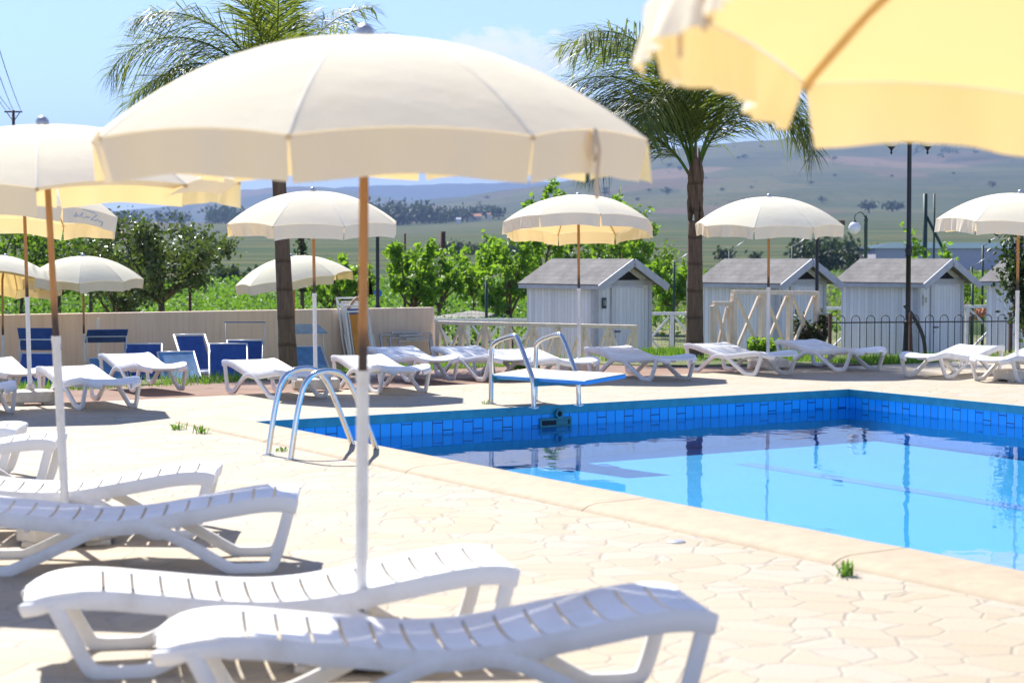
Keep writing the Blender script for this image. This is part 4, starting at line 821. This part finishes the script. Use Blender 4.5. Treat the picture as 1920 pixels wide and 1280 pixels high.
# arched steel posts
for px, yt, lab in ((1264, 492, 'thin dark lamp mast behind the first hut and palm'), (1368, 470, 'thin dark mast rising behind the second hut roof'), (1486, 462, 'thin grey mast behind the second hut ridge'), (1843, 460, 'thin grey mast standing behind the third hut'), (1822, 500, 'grey mast leaning over between the last two huts')):
    q = atY(px, yt, 50); root = thing('fence_mast', lab, 'mast', (q.x, 50, -1.0)); mb = MB(); hh_ = q.z+1.0; mb.tube([(0, 0, 0), (0, 0, hh_)], .03, 8); obj('shaft', mb, M['green_post'], root, smooth=True); mb = MB(); mb.tube([(0, 0, hh_-.02), (.42, -.1, hh_+.28)], .014, 6); obj('arm', mb, M['grey_metal'], root, smooth=True)
# wrought iron hoop fence
fa = atY(1556, 605, 32.6); fb = atY(2010, 605, 33.6); d = Vector((fb.x-fa.x, fb.y-fa.y, 0)); Ld = d.length; root = thing('hoop_fence', 'dark wrought iron fence with hooped tops before the third hut', 'fence', (fa.x, fa.y, 0), math.atan2(d.y, d.x)); mr = MB(); zr_ = fa.z
mr.bar((0, 0, zr_), (Ld, 0, zr_), .022, .022); mr.bar((0, 0, -.12), (Ld, 0, -.12), .022, .022); obj('rail', mr, M['dark_iron'], root); k = 0; x = .12
while x < Ld-.2:
    mh = MB(); ra = .072; arc = [Vector((x+ra-ra*math.cos(PI*i/8), 0, zr_+.045+ra*.95*math.sin(PI*i/8))) for i in range(9)]; mh.tube([Vector((x, 0, -.2))]+arc+[Vector((x+2*ra, 0, -.2))], .0075, 6); obj('hoop', mh, M['dark_iron'], root, smooth=True); x += .262
for x in (1.42, Ld*.74, .0): mh = MB(); mh.box((x, 0, .02), (.045, .045, zr_*2+.26)); obj('post', mh, M['rust_post'], root)

# ------------------------------------------------------------------ lamps, poles
def globe_at(root, c, r=.125):
    mb = MB(); mb.lathe([(r*math.sin(PI*i/14) if 0 < i < 14 else .004, -r*math.cos(PI*i/14)) for i in range(15)], c, 20); g = obj('globe', mb, M['globe'], root, smooth=True)
def postprof(h, r, base=True):
    pr = [(r*3.0, 0), (r*3.0, .12), (r*2.3, .16), (r*2.0, .5), (r*1.7, .56), (r*2.1, .6), (r*1.4, .64), (r*1.25, .8)] if base else [(r*1.3, 0)]
    return pr+[(r*1.15, h*.42), (r*1.7, h*.425), (r*1.3, h*.44), (r*1.8, h*.46), (r*1.3, h*.475), (r, h*.49), (r*.95, h)]
p = at(1702, 664, -.05); root = thing('street_lamp', 'tall black cast iron lamp post in front of the third hut', 'lamp post', (p.x, p.y, -.05)); ht = 3.72
mb = MB(); mb.lathe([(.10, 0), (.10, .05), (.088, .08), (.075, .33), (.068, .46), (.062, .50), (.082, .52), (.082, .55), (.055, .58), (.043, .63), (.041, 1.62), (.058, 1.64), (.05, 1.67), (.066, 1.72), (.05, 1.78), (.04, 1.84), (.036, ht)], n=16); obj('post', mb, M['iron'], root, smooth=True, auto=40)
mb = MB()
for s in (-1, 1): mb.tube(sm([(0, 0, 3.50), (s*.12, 0, 3.56), (s*.26, 0, 3.52), (s*.30, 0, 3.44)], 2), .014, 8); mb.lathe([(.004, -.13), (.022, -.10), (.012, -.07), (.035, -.03), (.07, .0)], (s*.30, 0, 3.44), 10)
obj('arm', mb, M['iron'], root, smooth=True)
for s in (-1, 1): globe_at(root, (s*.30, 0, 3.575), .15)
p = atY(1532, 500, 37.5); root = thing('street_lamp', 'black lamp post partly behind the umbrella, with brown floodlight box', 'lamp post', (p.x, p.y, -.8)); mb = MB(); mb.lathe(postprof(2.75, .034), n=14); obj('post', mb, M['iron'], root, smooth=True, auto=40); mb = MB(); mb.tube([(0, 0, 2.7), (.3, 0, 2.95)], .012, 6); o = obj('arm', mb, M['iron'], root, smooth=True); mb = MB(); mb.box((.41, 0, 3.0), (.2, .14, .1)); obj('floodlight', mb, M['foil'], root, bevel=.01)
p = atY(1623, 500, 46.0); root = thing('street_lamp', 'small lamp post with a white globe hanging from a hooked arm', 'lamp post', (p.x, p.y, -.95)); zt = atY(1623, 408, 46).z+.95; mb = MB(); mb.lathe([(.09, 0), (.06, .4), (.045, .5), (.04, zt-.1), (.05, zt-.05), (.03, zt), (.012, zt+.06)], n=12); obj('post', mb, M['green_post'], root, smooth=True, auto=40)
mb = MB(); rr = .115; mb.tube([Vector((-.03, 0, zt-.3)), Vector((-.03, 0, zt))]+[Vector((-.03-rr+rr*math.cos(PI*i/10), 0, zt+rr*math.sin(PI*i/10)*1.1)) for i in range(11)]+[Vector((-.03-2*rr, 0, zt-.04))], .012, 8); obj('hooked_arm', mb, M['green_post'], root, smooth=True)
mb = MB(); mb.lathe([(.02, .06), (.045, .02), (.05, 0)], (-.03-2*rr, 0, zt-.11), 12); obj('cap', mb, M['green_post'], root); globe_at(root, (-.03-2*rr, 0, zt-.24), .145)
p = atY(708, 500, 38.6); root = thing('street_lamp', 'black lamp post rising behind the beige wall', 'lamp post', (p.x, p.y, -.8)); mb = MB(); mb.lathe(postprof(2.95, .036), n=14); obj('post', mb, M['iron'], root, smooth=True, auto=40); globe_at(root, (0, 0, 3.05), .13)
p = atY(709, 549, 39.0); mb = MB(); mb.lathe([(.002, 0), (.078, 0), (.078, .012), (.002, .012)], n=22); mb.xf(Matrix.Rotation(PI/2, 4, 'X')); o = obj('round_sign', mb, M['blue_sign']); o.location = p; tag(o, 'round blue sign disc fixed to the lamp post behind the wall', 'sign')
p = atY(692, 538, 39.2); mb = MB(); mb.slab([[Vector((0, 0, .16)), Vector((.02, .0, .16))], [Vector((-.01, 0, 0)), Vector((.06, 0, -.04))], [Vector((-.0, 0, -.14)), Vector((.07, 0, -.14))]], .01); o = obj('blue_flag', mb, M['blue_sign']); o.location = p; tag(o, 'small dark blue pennant beside the big umbrella pole, above the folded chairs', 'pennant')
# bent dark hose by the tall lamp
q = at(1722, 664, -.1); root = thing('bent_hose', 'thick dark hose curving down behind the tall lamp post', 'hose', (q.x, q.y+.6, -.2)); mb = MB(); px_m = 1/118
mb.tube(sm([(-.13, 0, .93), (-.02, 0, .80), (.10, 0, .62), (.22, 0, .35), (.25, 0, .0)], 3), .034, 10); obj('tube', mb, M['dark_iron'], root, smooth=True); mb = MB(); mb.box((-.06, -.02, .86), (.09, .08, .05), 0, Matrix.Rotation(R(38), 4, 'Y')); obj('coupling', mb, M['light_wood'], root, bevel=.01)
# terracotta lean-to
q = atY(1805, 606, 48.5); root = thing('tiled_roof', 'low slanted roof of terracotta tiles between the last two huts', 'roof', (q.x, 48.5, q.z)); mb = MB()
for i in range(11):
    for j in range(3): mb.tube([(i*.11, j*.3, i*.047+.02*j), (i*.11, j*.3+.31, i*.047+.02*j+.012)], .06, 8)
obj('tiles', mb, M['terracotta'], root, smooth=True); mb = MB()
for x in (.1, 1.1): mb.bar((x, .1, -2.0), (x, .1, x*.43-.05), .07, .07)
obj('posts', mb, M['light_wood'], root)
# utility poles
def pole(label, px, ytop, Y, r, mat, name='wooden_pole', zb=-1.3):
    q = atY(px, ytop, Y); root = thing(name, label, 'pole', (q.x, Y, zb)); mb = MB(); mb.tube([(0, 0, 0), (0, 0, q.z-zb)], [r*1.15, r], 10); obj('shaft', mb, mat, root, smooth=True); return root, q.z-zb
pole('rusty brown pole standing among the bright trees', 830, 434, 62, .09, M['rust_post']); pole('thin dark stake behind the bright tree by the lamp post', 759, 438, 60, .035, M['rust_post']); pole('thin rusty stake beside the dark olive coloured tree', 356, 520, 47, .035, M['rust_post']); pole('thin grey post behind the dark tree trunk', 250, 530, 50, .05, M['green_post'])
root, h_ = pole('green wooden pole with a slanting prop, above the third hut', 1735, 363, 66, .075, M['green_post']); mb = MB(); mb.tube([(.05, 0, h_-.75), (.95, 0, h_-2.5)], .05, 8); obj('prop', mb, M['green_post'], root, smooth=True)
pole('slim green pole just beyond the propped pole', 1752, 363, 68, .035, M['green_post'])
root, h_ = pole('power pole with crossarm and wires at the frame edge', 25, 207, 80, .06, M['rust_post'], 'power_pole', -1.2); mb = MB(); mb.bar((-.36, 0, h_-.06), (.36, 0, h_-.06), .06, .06); mb.bar((-.25, 0, h_-.1), (0, 0, h_-.45), .03, .03); mb.bar((.25, 0, h_-.1), (0, 0, h_-.45), .03, .03); obj('crossarm', mb, M['rust_post'], root)
q = atY(25, 207, 80); P0 = Vector((q.x, 80, -1.2))
for k, (ox, ex, ey) in enumerate(((-.3, -475, -1100), (0, -475, -1552), (.3, -480, -1700), (-.1, -700, -1300))):
    e = atY(ex, ey, 10); a0 = Vector((ox, 0, h_)); b0 = e-P0; mb = MB(); mb.tube([a0.lerp(b0, t)-Vector((0, 0, .5*4*t*(1-t))) for t in [.62*i/24 for i in range(25)]], .012, 5, False); obj('wire', mb, M['iron'], root)
# ivy covered post
q = atY(566, 430, 60); root = thing('ivy_post', 'ivy covered post above the tilted umbrella', 'post', (q.x, 60, -1.3)); mb = MB(); mb.tube([(0, 0, 0), (.0, 0, 3.8), (-.06, 0, q.z+1.6)], .06, 8); obj('shaft', mb, M['bark'], root); cs = [(random.gauss(.02*math.sin(z*3), .10), random.gauss(0, .1), z) for z in [1.8+2.2*random.random() for _ in range(420)]]; ml = MB(); leafmesh(ml, cs, [.09]*len(cs)); obj('ivy', ml, M['pine_leaf'], root)

# ------------------------------------------------------------------ trees and bushes near the pool
def tb(px, Y, z=-1.0): return (atY(px, 500, Y).x, Y, z)
random.seed(31)
make_tree('dark olive coloured tree with glossy leaves behind the beige wall', tb(302, 46), 1.5, 3.6, 1.72, M['leaf_dark'], nl=7000, ls=.085, limbs=9, tr=.085, tuft=.15, upright=.7, dens=7)
make_tree('dark leafy tree standing behind the printed umbrella', tb(215, 49), 1.0, 3.0, 1.1, M['leaf_dark'], nl=2600, ls=.085, limbs=6, tr=.06, tuft=.17, dens=6)
g = 'bright green orchard trees'
for px, Y, ht_, h, rad, n, lab in ((775, 52, 1.25, 3.0, .80, 2200, 'bright green tree nearest the lamp post behind the wall'), (822, 56, 1.2, 3.0, .75, 1500, 'bright green tree beside the rusty brown pole'), (890, 58, 1.3, 3.0, .8, 1300, 'bright green tree half way between rusty pole and first hut'), (957, 50, 1.15, 3.05, .95, 2600, 'bright green tree with forked trunk close to the first hut'), (650, 56, 1.1, 2.7, .8, 1300, 'bright green tree just behind the big umbrella pole'), (620, 62, .9, 2.5, .8, 900, 'bright green tree beside the tilted umbrella'), (1258, 51, 1.1, 2.6, .65, 1300, 'bright green tree between the first hut and palm'), (1018, 56, 2.0, 4.35, .9, 1500, 'tall bright green tree poking above the hut umbrella'), (1165, 60, 1.9, 4.4, 1.2, 1500, 'tall green tree behind the first hut roof')):
    make_tree(lab, tb(px, Y, -1.05), ht_, h, rad, M['leaf_bright'], g, int(n*.9), .12, 7, .062, .075, upright=.85, dens=7)
for px, Y, h, rad, n, lab in ((1120, 64, 3.7, 1.7, 3000, 'spreading dark green tree above the first hut roof'), (1205, 62, 3.65, 1.1, 2200, 'dark green tree touching the palm trunk behind the first hut'), (40, 56, 4.0, 1.6, 2600, 'green tree with pale trunks at the frame edge'), (110, 58, 4.1, 1.5, 2400, 'green tree behind the two small umbrellas'), (-40, 54, 4.0, 1.5, 1200, 'green tree outside the frame edge by the wall'), (170, 62, 3.7, 1.4, 1500, 'green tree behind the dark leafy tree')):
    make_tree(lab, tb(px, Y, -1.1), 1.5, h, rad, M['leaf_mid'], None, n, .11, 7, .07, .17)
for px, Y, h, rad, n, lab in ((1690, 52, 2.65, .55, 320, 'sparse green sapling left of the tall lamp behind the hut roof'), (1765, 50, 2.85, .8, 480, 'sparse green sapling behind the third hut ridge'), (1725, 50, 3.3, .35, 260, 'thin upright sapling hugging the propped pole'), (1800, 49, 2.5, .5, 300, 'sparse sapling in front of the pale warehouse')):
    make_tree(lab, tb(px, Y, -1.0), 1.2, h, rad, M['leaf_bright'], None, n, .10, 4, .035, .08, upright=.9, dens=3)
make_tree('dark green pine at the frame edge beside the last umbrella', tb(1935, 30.5, -.2), .35, 2.55, .42, M['pine_leaf'], None, 3600, .06, 10, .06, .12, name='pine', dens=6)
# reddish shrub
q = at(1533, 662, -.08); root = thing('shrub', 'dark reddish shrub at the foot of the black lamp post', 'shrub', (q.x, q.y+.4, -.1)); mb = MB(); tips = []
for i in range(16):
    a = random.uniform(0, 2*PI); e = Vector((math.cos(a)*random.uniform(.05, .36), math.sin(a)*.2, random.uniform(.35, .66))); mb.tube([(0, 0, -.05), tuple(e*.5+rv(.02)), tuple(e)], [.012, .009, .004], 5); tips.append(e)
obj('stems', mb, M['bark'], root); cs = [tuple(random.choice(tips)*random.uniform(.45, 1.05)+rv(.05)) for _ in range(1500)]; ml = MB(); leafmesh(ml, cs, [.05*random.uniform(.6, 1.4) for _ in cs]); obj('leaves', ml, M['red_leaf'], root)
for px, py, s_, lab in ((1432, 664, .16, 'small leafy plant at the foot of the railing umbrella'), (985, 690, .12, 'small leafy weed clump behind the diving board')):
    q = at(px, py, -.02); cs = [(max(-1.5, min(1.5, random.gauss(0, 1)))*s_, max(-1.4, min(1.4, random.gauss(0, 1)))*s_*.6, min(.26, abs(random.gauss(.08, .09)))) for _ in range(700)]; ml = MB(); leafmesh(ml, cs, [.055]*len(cs)); o = obj('leafy_plant', ml, M['leaf_bright']); o.location = (q.x, q.y, -.02); tag(o, lab, 'plant')
# vineyard / orchard rows as ground cover
cs = []; ls = []; rr = random.Random(77)
while len(cs) < 46000:
    Y = 48*(150/48)**rr.random(); px = rr.uniform(-500, 1120); X = (px-960)/F*Y
    row = round((Y*.8+X*.6)/2.4)*2.4; off = rr.gauss(0, .42); k = row+off-(X*.6); Yn = k/.8
    if not 46.5 < Yn < 160: continue
    hgt = 1.25+.35*mnoise.noise(Vector((X*.5, Yn*.5, 0)))-.6*(off/.9)**2
    cs.append((X, Yn, -1.05-.1*(Yn-48)/100+max(.05, hgt)*rr.random()**.6)); ls.append(.075+.09*(Yn-48)/60)
ml = MB(); leafmesh(ml, cs, ls); tag(obj('vineyard_foliage', ml, M['vine_leaf']), 'green rows of low vines filling the plain behind the wall', 'vineyard', None, 'stuff')
# rough bushes on the plain to the right
cs = []; ls = []
while len(cs) < 9000:
    Y = 60*(200/60)**rr.random(); px = rr.uniform(1120, 2300); X = (px-960)/F*Y
    if mnoise.noise(Vector((X*.16, Y*.11, 3))) < .02: continue
    cs.append((X, Y, -1.05+.004*(Y-60)+rr.random()**1.5*(.9+.6*mnoise.noise(Vector((X*.3, Y*.3, 9)))))); ls.append(.14+.14*(Y-60)/80)
ml = MB(); leafmesh(ml, cs, ls); tag(obj('scrub_foliage', ml, M['leaf_mid']), 'rough green scrub on the plain behind the huts', 'scrub', None, 'stuff')
# stone/rubble heap behind the timber fence
q = atY(885, 590, 50); mb = MB(); mb.grid([[Vector(((i-8)*.12, (j-4)*.18, 0.15*math.exp(-((i-8)/5)**2-((j-4)/2.4)**2)+.04*mnoise.noise(Vector((i*.7, j*.7, 1))))) for i in range(17)] for j in range(9)]); o = obj('rubble_heap', mb, M['rubble'], smooth=True); o.location = (q.x, 50, q.z-.05); tag(o, 'low pale heap of rubble behind the timber fence', 'rubble')

# ------------------------------------------------------------------ far things
def blobtree(name, label, p, w, h, n, mat, group=None, cat='tree', seed=0):
    r = np.random.default_rng(seed); root = thing(name, label, cat, p, 0, group); mt = MB(); mt.tube([(0, 0, -h*.1), (0, 0, h*.6)], [w*.05, w*.03], 6); obj('trunk', mt, M['bark'], root)
    c = r.normal(size=(n, 3))*np.array([w*.24, w*.24, h*.17])+np.array([0, 0, h*.58]); ml = MB(); leafmesh(ml, c, [w*.16]*n); obj('crown', ml, mat, root); return root
def forest(label, pts, w, h, n, name='distant_trees'):
    ml = MB(); r = np.random.default_rng(5)
    for q, k in pts: c = r.normal(size=(n, 3))*np.array([w*.26*k, w*.26*k, h*.2*k])+np.array([q.x, q.y, q.z+h*.45*k]); leafmesh(ml, c, [w*.2*k]*n)
    tag(obj(name, ml, M['far_leaf']), label, 'trees', None, 'stuff')
rr = random.Random(8)
forest('dark wood of distant trees at the hill foot beside the big umbrella pole', [(onland(rr.uniform(690, 800), rr.uniform(1500, 1700)), rr.uniform(.8, 1.5)) for _ in range(46)]+[(onland(rr.uniform(800, 868), rr.uniform(1500, 1650)), rr.uniform(.6, 1.0)) for _ in range(26)], 11, 14, 70)
forest('line of distant dark trees on the slope above the dark tree', [(onland(rr.uniform(395, 450), rr.uniform(1700, 1900)), rr.uniform(.8, 1.5)) for _ in range(20)]+[(onland(rr.uniform(150, 640), rr.uniform(1500, 1700)), rr.uniform(.5, .9)) for _ in range(40)], 11, 14, 60)
forest('low dark hedge crossing the green fields', [(onland(830+i*3.2, 420+rr.uniform(-6, 6)), rr.uniform(.6, 1.2)) for i in range(44)], 3, 2.6, 40)
forest('dark thicket on the plain above the railing', [(onland(rr.uniform(1485, 1600), rr.uniform(235, 270)), rr.uniform(.7, 1.3)) for _ in range(34)]+[(onland(rr.uniform(1628, 1650), 300), .8) for _ in range(6)], 2.6, 3.6, 70)
forest('dark woods high on the far hillside', [(onland(rr.uniform(1715, 2100), rr.uniform(3100, 3500)), rr.uniform(.5, 1)) for _ in range(60)], 16, 12, 30)
for k in range(46):
    px = rr.choice([rr.uniform(1210, 1560), rr.uniform(1210, 1940), rr.uniform(880, 1300), rr.uniform(200, 640)]); d_ = rr.uniform(1700, 3700) if px > 700 else rr.uniform(2500, 5200); q = onland(px, d_); s_ = rr.uniform(4, 11)
    if k == 0: ht = blobtree('hillside_tree', 'lone dark tree dotted on the far hillside', q, 14, 11, 90, M['far_leaf'], 'trees dotted over the hills', seed=3)
    else: c_ = copy_tree(ht); c_.location = q; c_.scale = (s_/14, s_/14, s_/14*rr.uniform(.7, 1.2)); c_.rotation_euler = (0, 0, rr.uniform(0, 6))
for px, d_, w, h, lab in ((1360, 300, 3.4, 2.6, 'round dark bush on the plain next to the palm trunk'), (1415, 320, 2.2, 1.8, 'small dark bush on the plain beside the yellow building'), (1628, 1500, 12, 9, 'round green tree on the slope above the globe lamp'), (1672, 1550, 16, 8, 'wide green tree on the slope left of the tall lamp'), (900, 1900, 9, 16, 'narrow dark tree alone on the brown hill'), (430, 150, 3.0, 1.9, 'dark round bush in the green field behind the dark tree')):
    blobtree('field_tree', lab, onland(px, d_), w, h, 160, M['far_leaf'], seed=int(px))
def building(name, label, px0, px1, Y, zb, h, depth, wall, roof, rh, rz=0.0, hip=False, cat='building', win=0):
    a = atY(px0, 480, Y); b = atY(px1, 480, Y); L = b.x-a.x; root = thing(name, label, cat, (a.x, Y, zb), rz); mb = MB(); mb.box((L/2, depth/2, h/2), (L, depth, h)); obj('wall', mb, wall, root); mr = MB(); o_ = .3; hp = L*.07 if hip else 0
    mr.add([(-o_, -o_, h), (L+o_, -o_, h), (L+o_, depth+o_, h), (-o_, depth+o_, h), (hp-o_*(not hip), depth/2, h+rh), (L+o_-hp, depth/2, h+rh)], [(0, 1, 5, 4), (2, 3, 4, 5), (0, 4, 3), (1, 2, 5), (0, 3, 2, 1)]); obj('roof', mr, roof, root)
    for k in range(win): mw_ = MB(); mw_.box((L*(k+.6)/(win+.2), -.03, h*.55), (L*.09+.2, .08, h*.28)); obj('window', mw_, M['black'], root)
    return root
building('warehouse', 'long pale lilac warehouse with teal roof behind the umbrella', 1642, 2400, 240, -2.0, 4.4, 18, M['shed_wall'], M['shed_teal'], .75, hip=True)
building('farm_building', 'low yellow building seen above the second hut roof', 1468, 1526, 190, -1.6, 2.1, 6, M['yellow_wall'], M['yellow_wall'], .15, win=1)
building('farmhouse', 'far pinkish farmhouse at the end of the dark wood', 878, 902, 1560, onland(890, 1560).z-1, 4.5, 8, M['house_wall'], M['terracotta'], 2.2); building('farmhouse', 'tiny far white house between dark trees', 914, 920, 1580, onland(917, 1580).z, 4, 5, M['white_paint'], M['terracotta'], 1.4); building('farmhouse', 'tiny far white house below the dark wood', 856, 864, 1450, onland(860, 1450).z, 3, 5, M['white_paint'], M['shed_wall'], 1)
for px, d_, lab in ((888, 1620, 'tall dark tree over the pinkish farmhouse'), (876, 1540, 'low dark tree beside the pinkish farmhouse'), (925, 1600, 'dark tree beside the tiny white house'), (912, 1640, 'dark tree behind the tiny white house'), (935, 1560, 'dark tree at the end of the village by the hut umbrella')):
    blobtree('village_tree', lab, onland(px, d_), 12, 11, 120, M['far_leaf'], seed=int(px)+2)

# ------------------------------------------------------------------ haze, sky, sun
mb = MB(); mb.box((0, 5000, 200), (16500, 13000, 640)); hz_ = obj('haze', mb, M['black']); m, nt, out = newmat('haze_air'); pv = nt.nodes.new('ShaderNodeVolumePrincipled'); pv.inputs['Color'].default_value = (.32, .46, .78, 1); pv.inputs['Density'].default_value = 1.6e-4; pv.inputs['Anisotropy'].default_value = .1; nt.links.new(pv.outputs[0], out.inputs['Volume']); hz_.data.materials.clear(); hz_.data.materials.append(m); tag(hz_, 'pale blue haze over the valley', 'haze', None, 'stuff')
SD = Vector((-.42, .85, 1.0)).normalized(); el = math.asin(SD.z); azs_ = math.atan2(SD.x, SD.y)
su = bpy.data.lights.new('sun', 'SUN'); su.energy = 4.6; su.angle = R(.53); su.color = (1, .955, .88); so = bpy.data.objects.new('sun', su); col.objects.link(so); so.rotation_euler = SD.to_track_quat('Z', 'Y').to_euler()
w = bpy.data.worlds.new('World'); sc.world = w; w.use_nodes = True; nt = w.node_tree; nt.nodes.clear(); N = NT(nt); wo = nt.nodes.new('ShaderNodeOutputWorld'); bg = nt.nodes.new('ShaderNodeBackground'); N.l(bg.outputs[0], wo.inputs[0])
sky = nt.nodes.new('ShaderNodeTexSky'); sky.sky_type = 'NISHITA'; sky.sun_disc = False; sky.sun_elevation = el; sky.sun_rotation = azs_ % (2*PI); sky.air_density = 1.0; sky.dust_density = 0.0; sky.ozone_density = 1.2; sky.altitude = 1800
tc = nt.nodes.new('ShaderNodeTexCoord'); g_ = tc.outputs['Generated']; spx = nt.nodes.new('ShaderNodeSeparateXYZ'); N.l(g_, spx.inputs[0])
def sub(a, b): return N.math('SUBTRACT', a, b)
# cumulus bank low over the valley: azimuth/elevation of the real cloud, edge broken by noise
cx = (950-960)/F; cz = math.tan(math.atan((640-108)/F)-TH)
ax = N.math('DIVIDE', sub(N.math('DIVIDE', spx.outputs[0], spx.outputs[1]), cx), .044); az2 = N.math('DIVIDE', sub(N.math('DIVIDE', spx.outputs[2], spx.outputs[1]), cz), .0145)
r2 = N.math('ADD', N.math('MULTIPLY', ax, ax), N.math('MULTIPLY', az2, az2))
mp = nt.nodes.new('ShaderNodeMapping'); N.l(g_, mp.inputs[0]); mp.inputs['Scale'].default_value = (1, .3, 1.5); nz = N.noise(mp.outputs[0], 85, 7, .62)
f = N.math('ADD', sub(1.1, r2), N.math('MULTIPLY', sub(nz, .5), 3.4)); cl = N.ramp(f, [(.1, (0, 0, 0)), (.4, (.6, .6, .6)), (.9, (1, 1, 1))])
fwd = N.math('GREATER_THAN', spx.outputs[1], .05); cl = N.math('MULTIPLY', cl, fwd)
hs = nt.nodes.new('ShaderNodeHueSaturation'); hs.inputs['Saturation'].default_value = .95; N.l(sky.outputs[0], hs.inputs['Color']); tn = N.mix(1.0, hs.outputs[0], (.77, .80, .98), 'MULTIPLY'); c = N.mix(cl, tn, (6.2, 6.5, 6.9)); N.l(c, bg.inputs[0]); bg.inputs[1].default_value = .105
vs = sc.view_settings; vs.view_transform = 'Standard'; vs.look = 'None'; vs.gamma = 1; vs.use_curve_mapping = False; vs.exposure = 1.08
sc.render.engine = 'CYCLES'; cy = sc.cycles; cy.use_denoising = True
try: cy.denoiser = 'OPENIMAGEDENOISE'
except Exception: pass
cy.max_bounces = 8; cy.transparent_max_bounces = 12; cy.volume_bounces = 0; cy.caustics_reflective = False; cy.caustics_refractive = False; cy.sample_clamp_indirect = 8
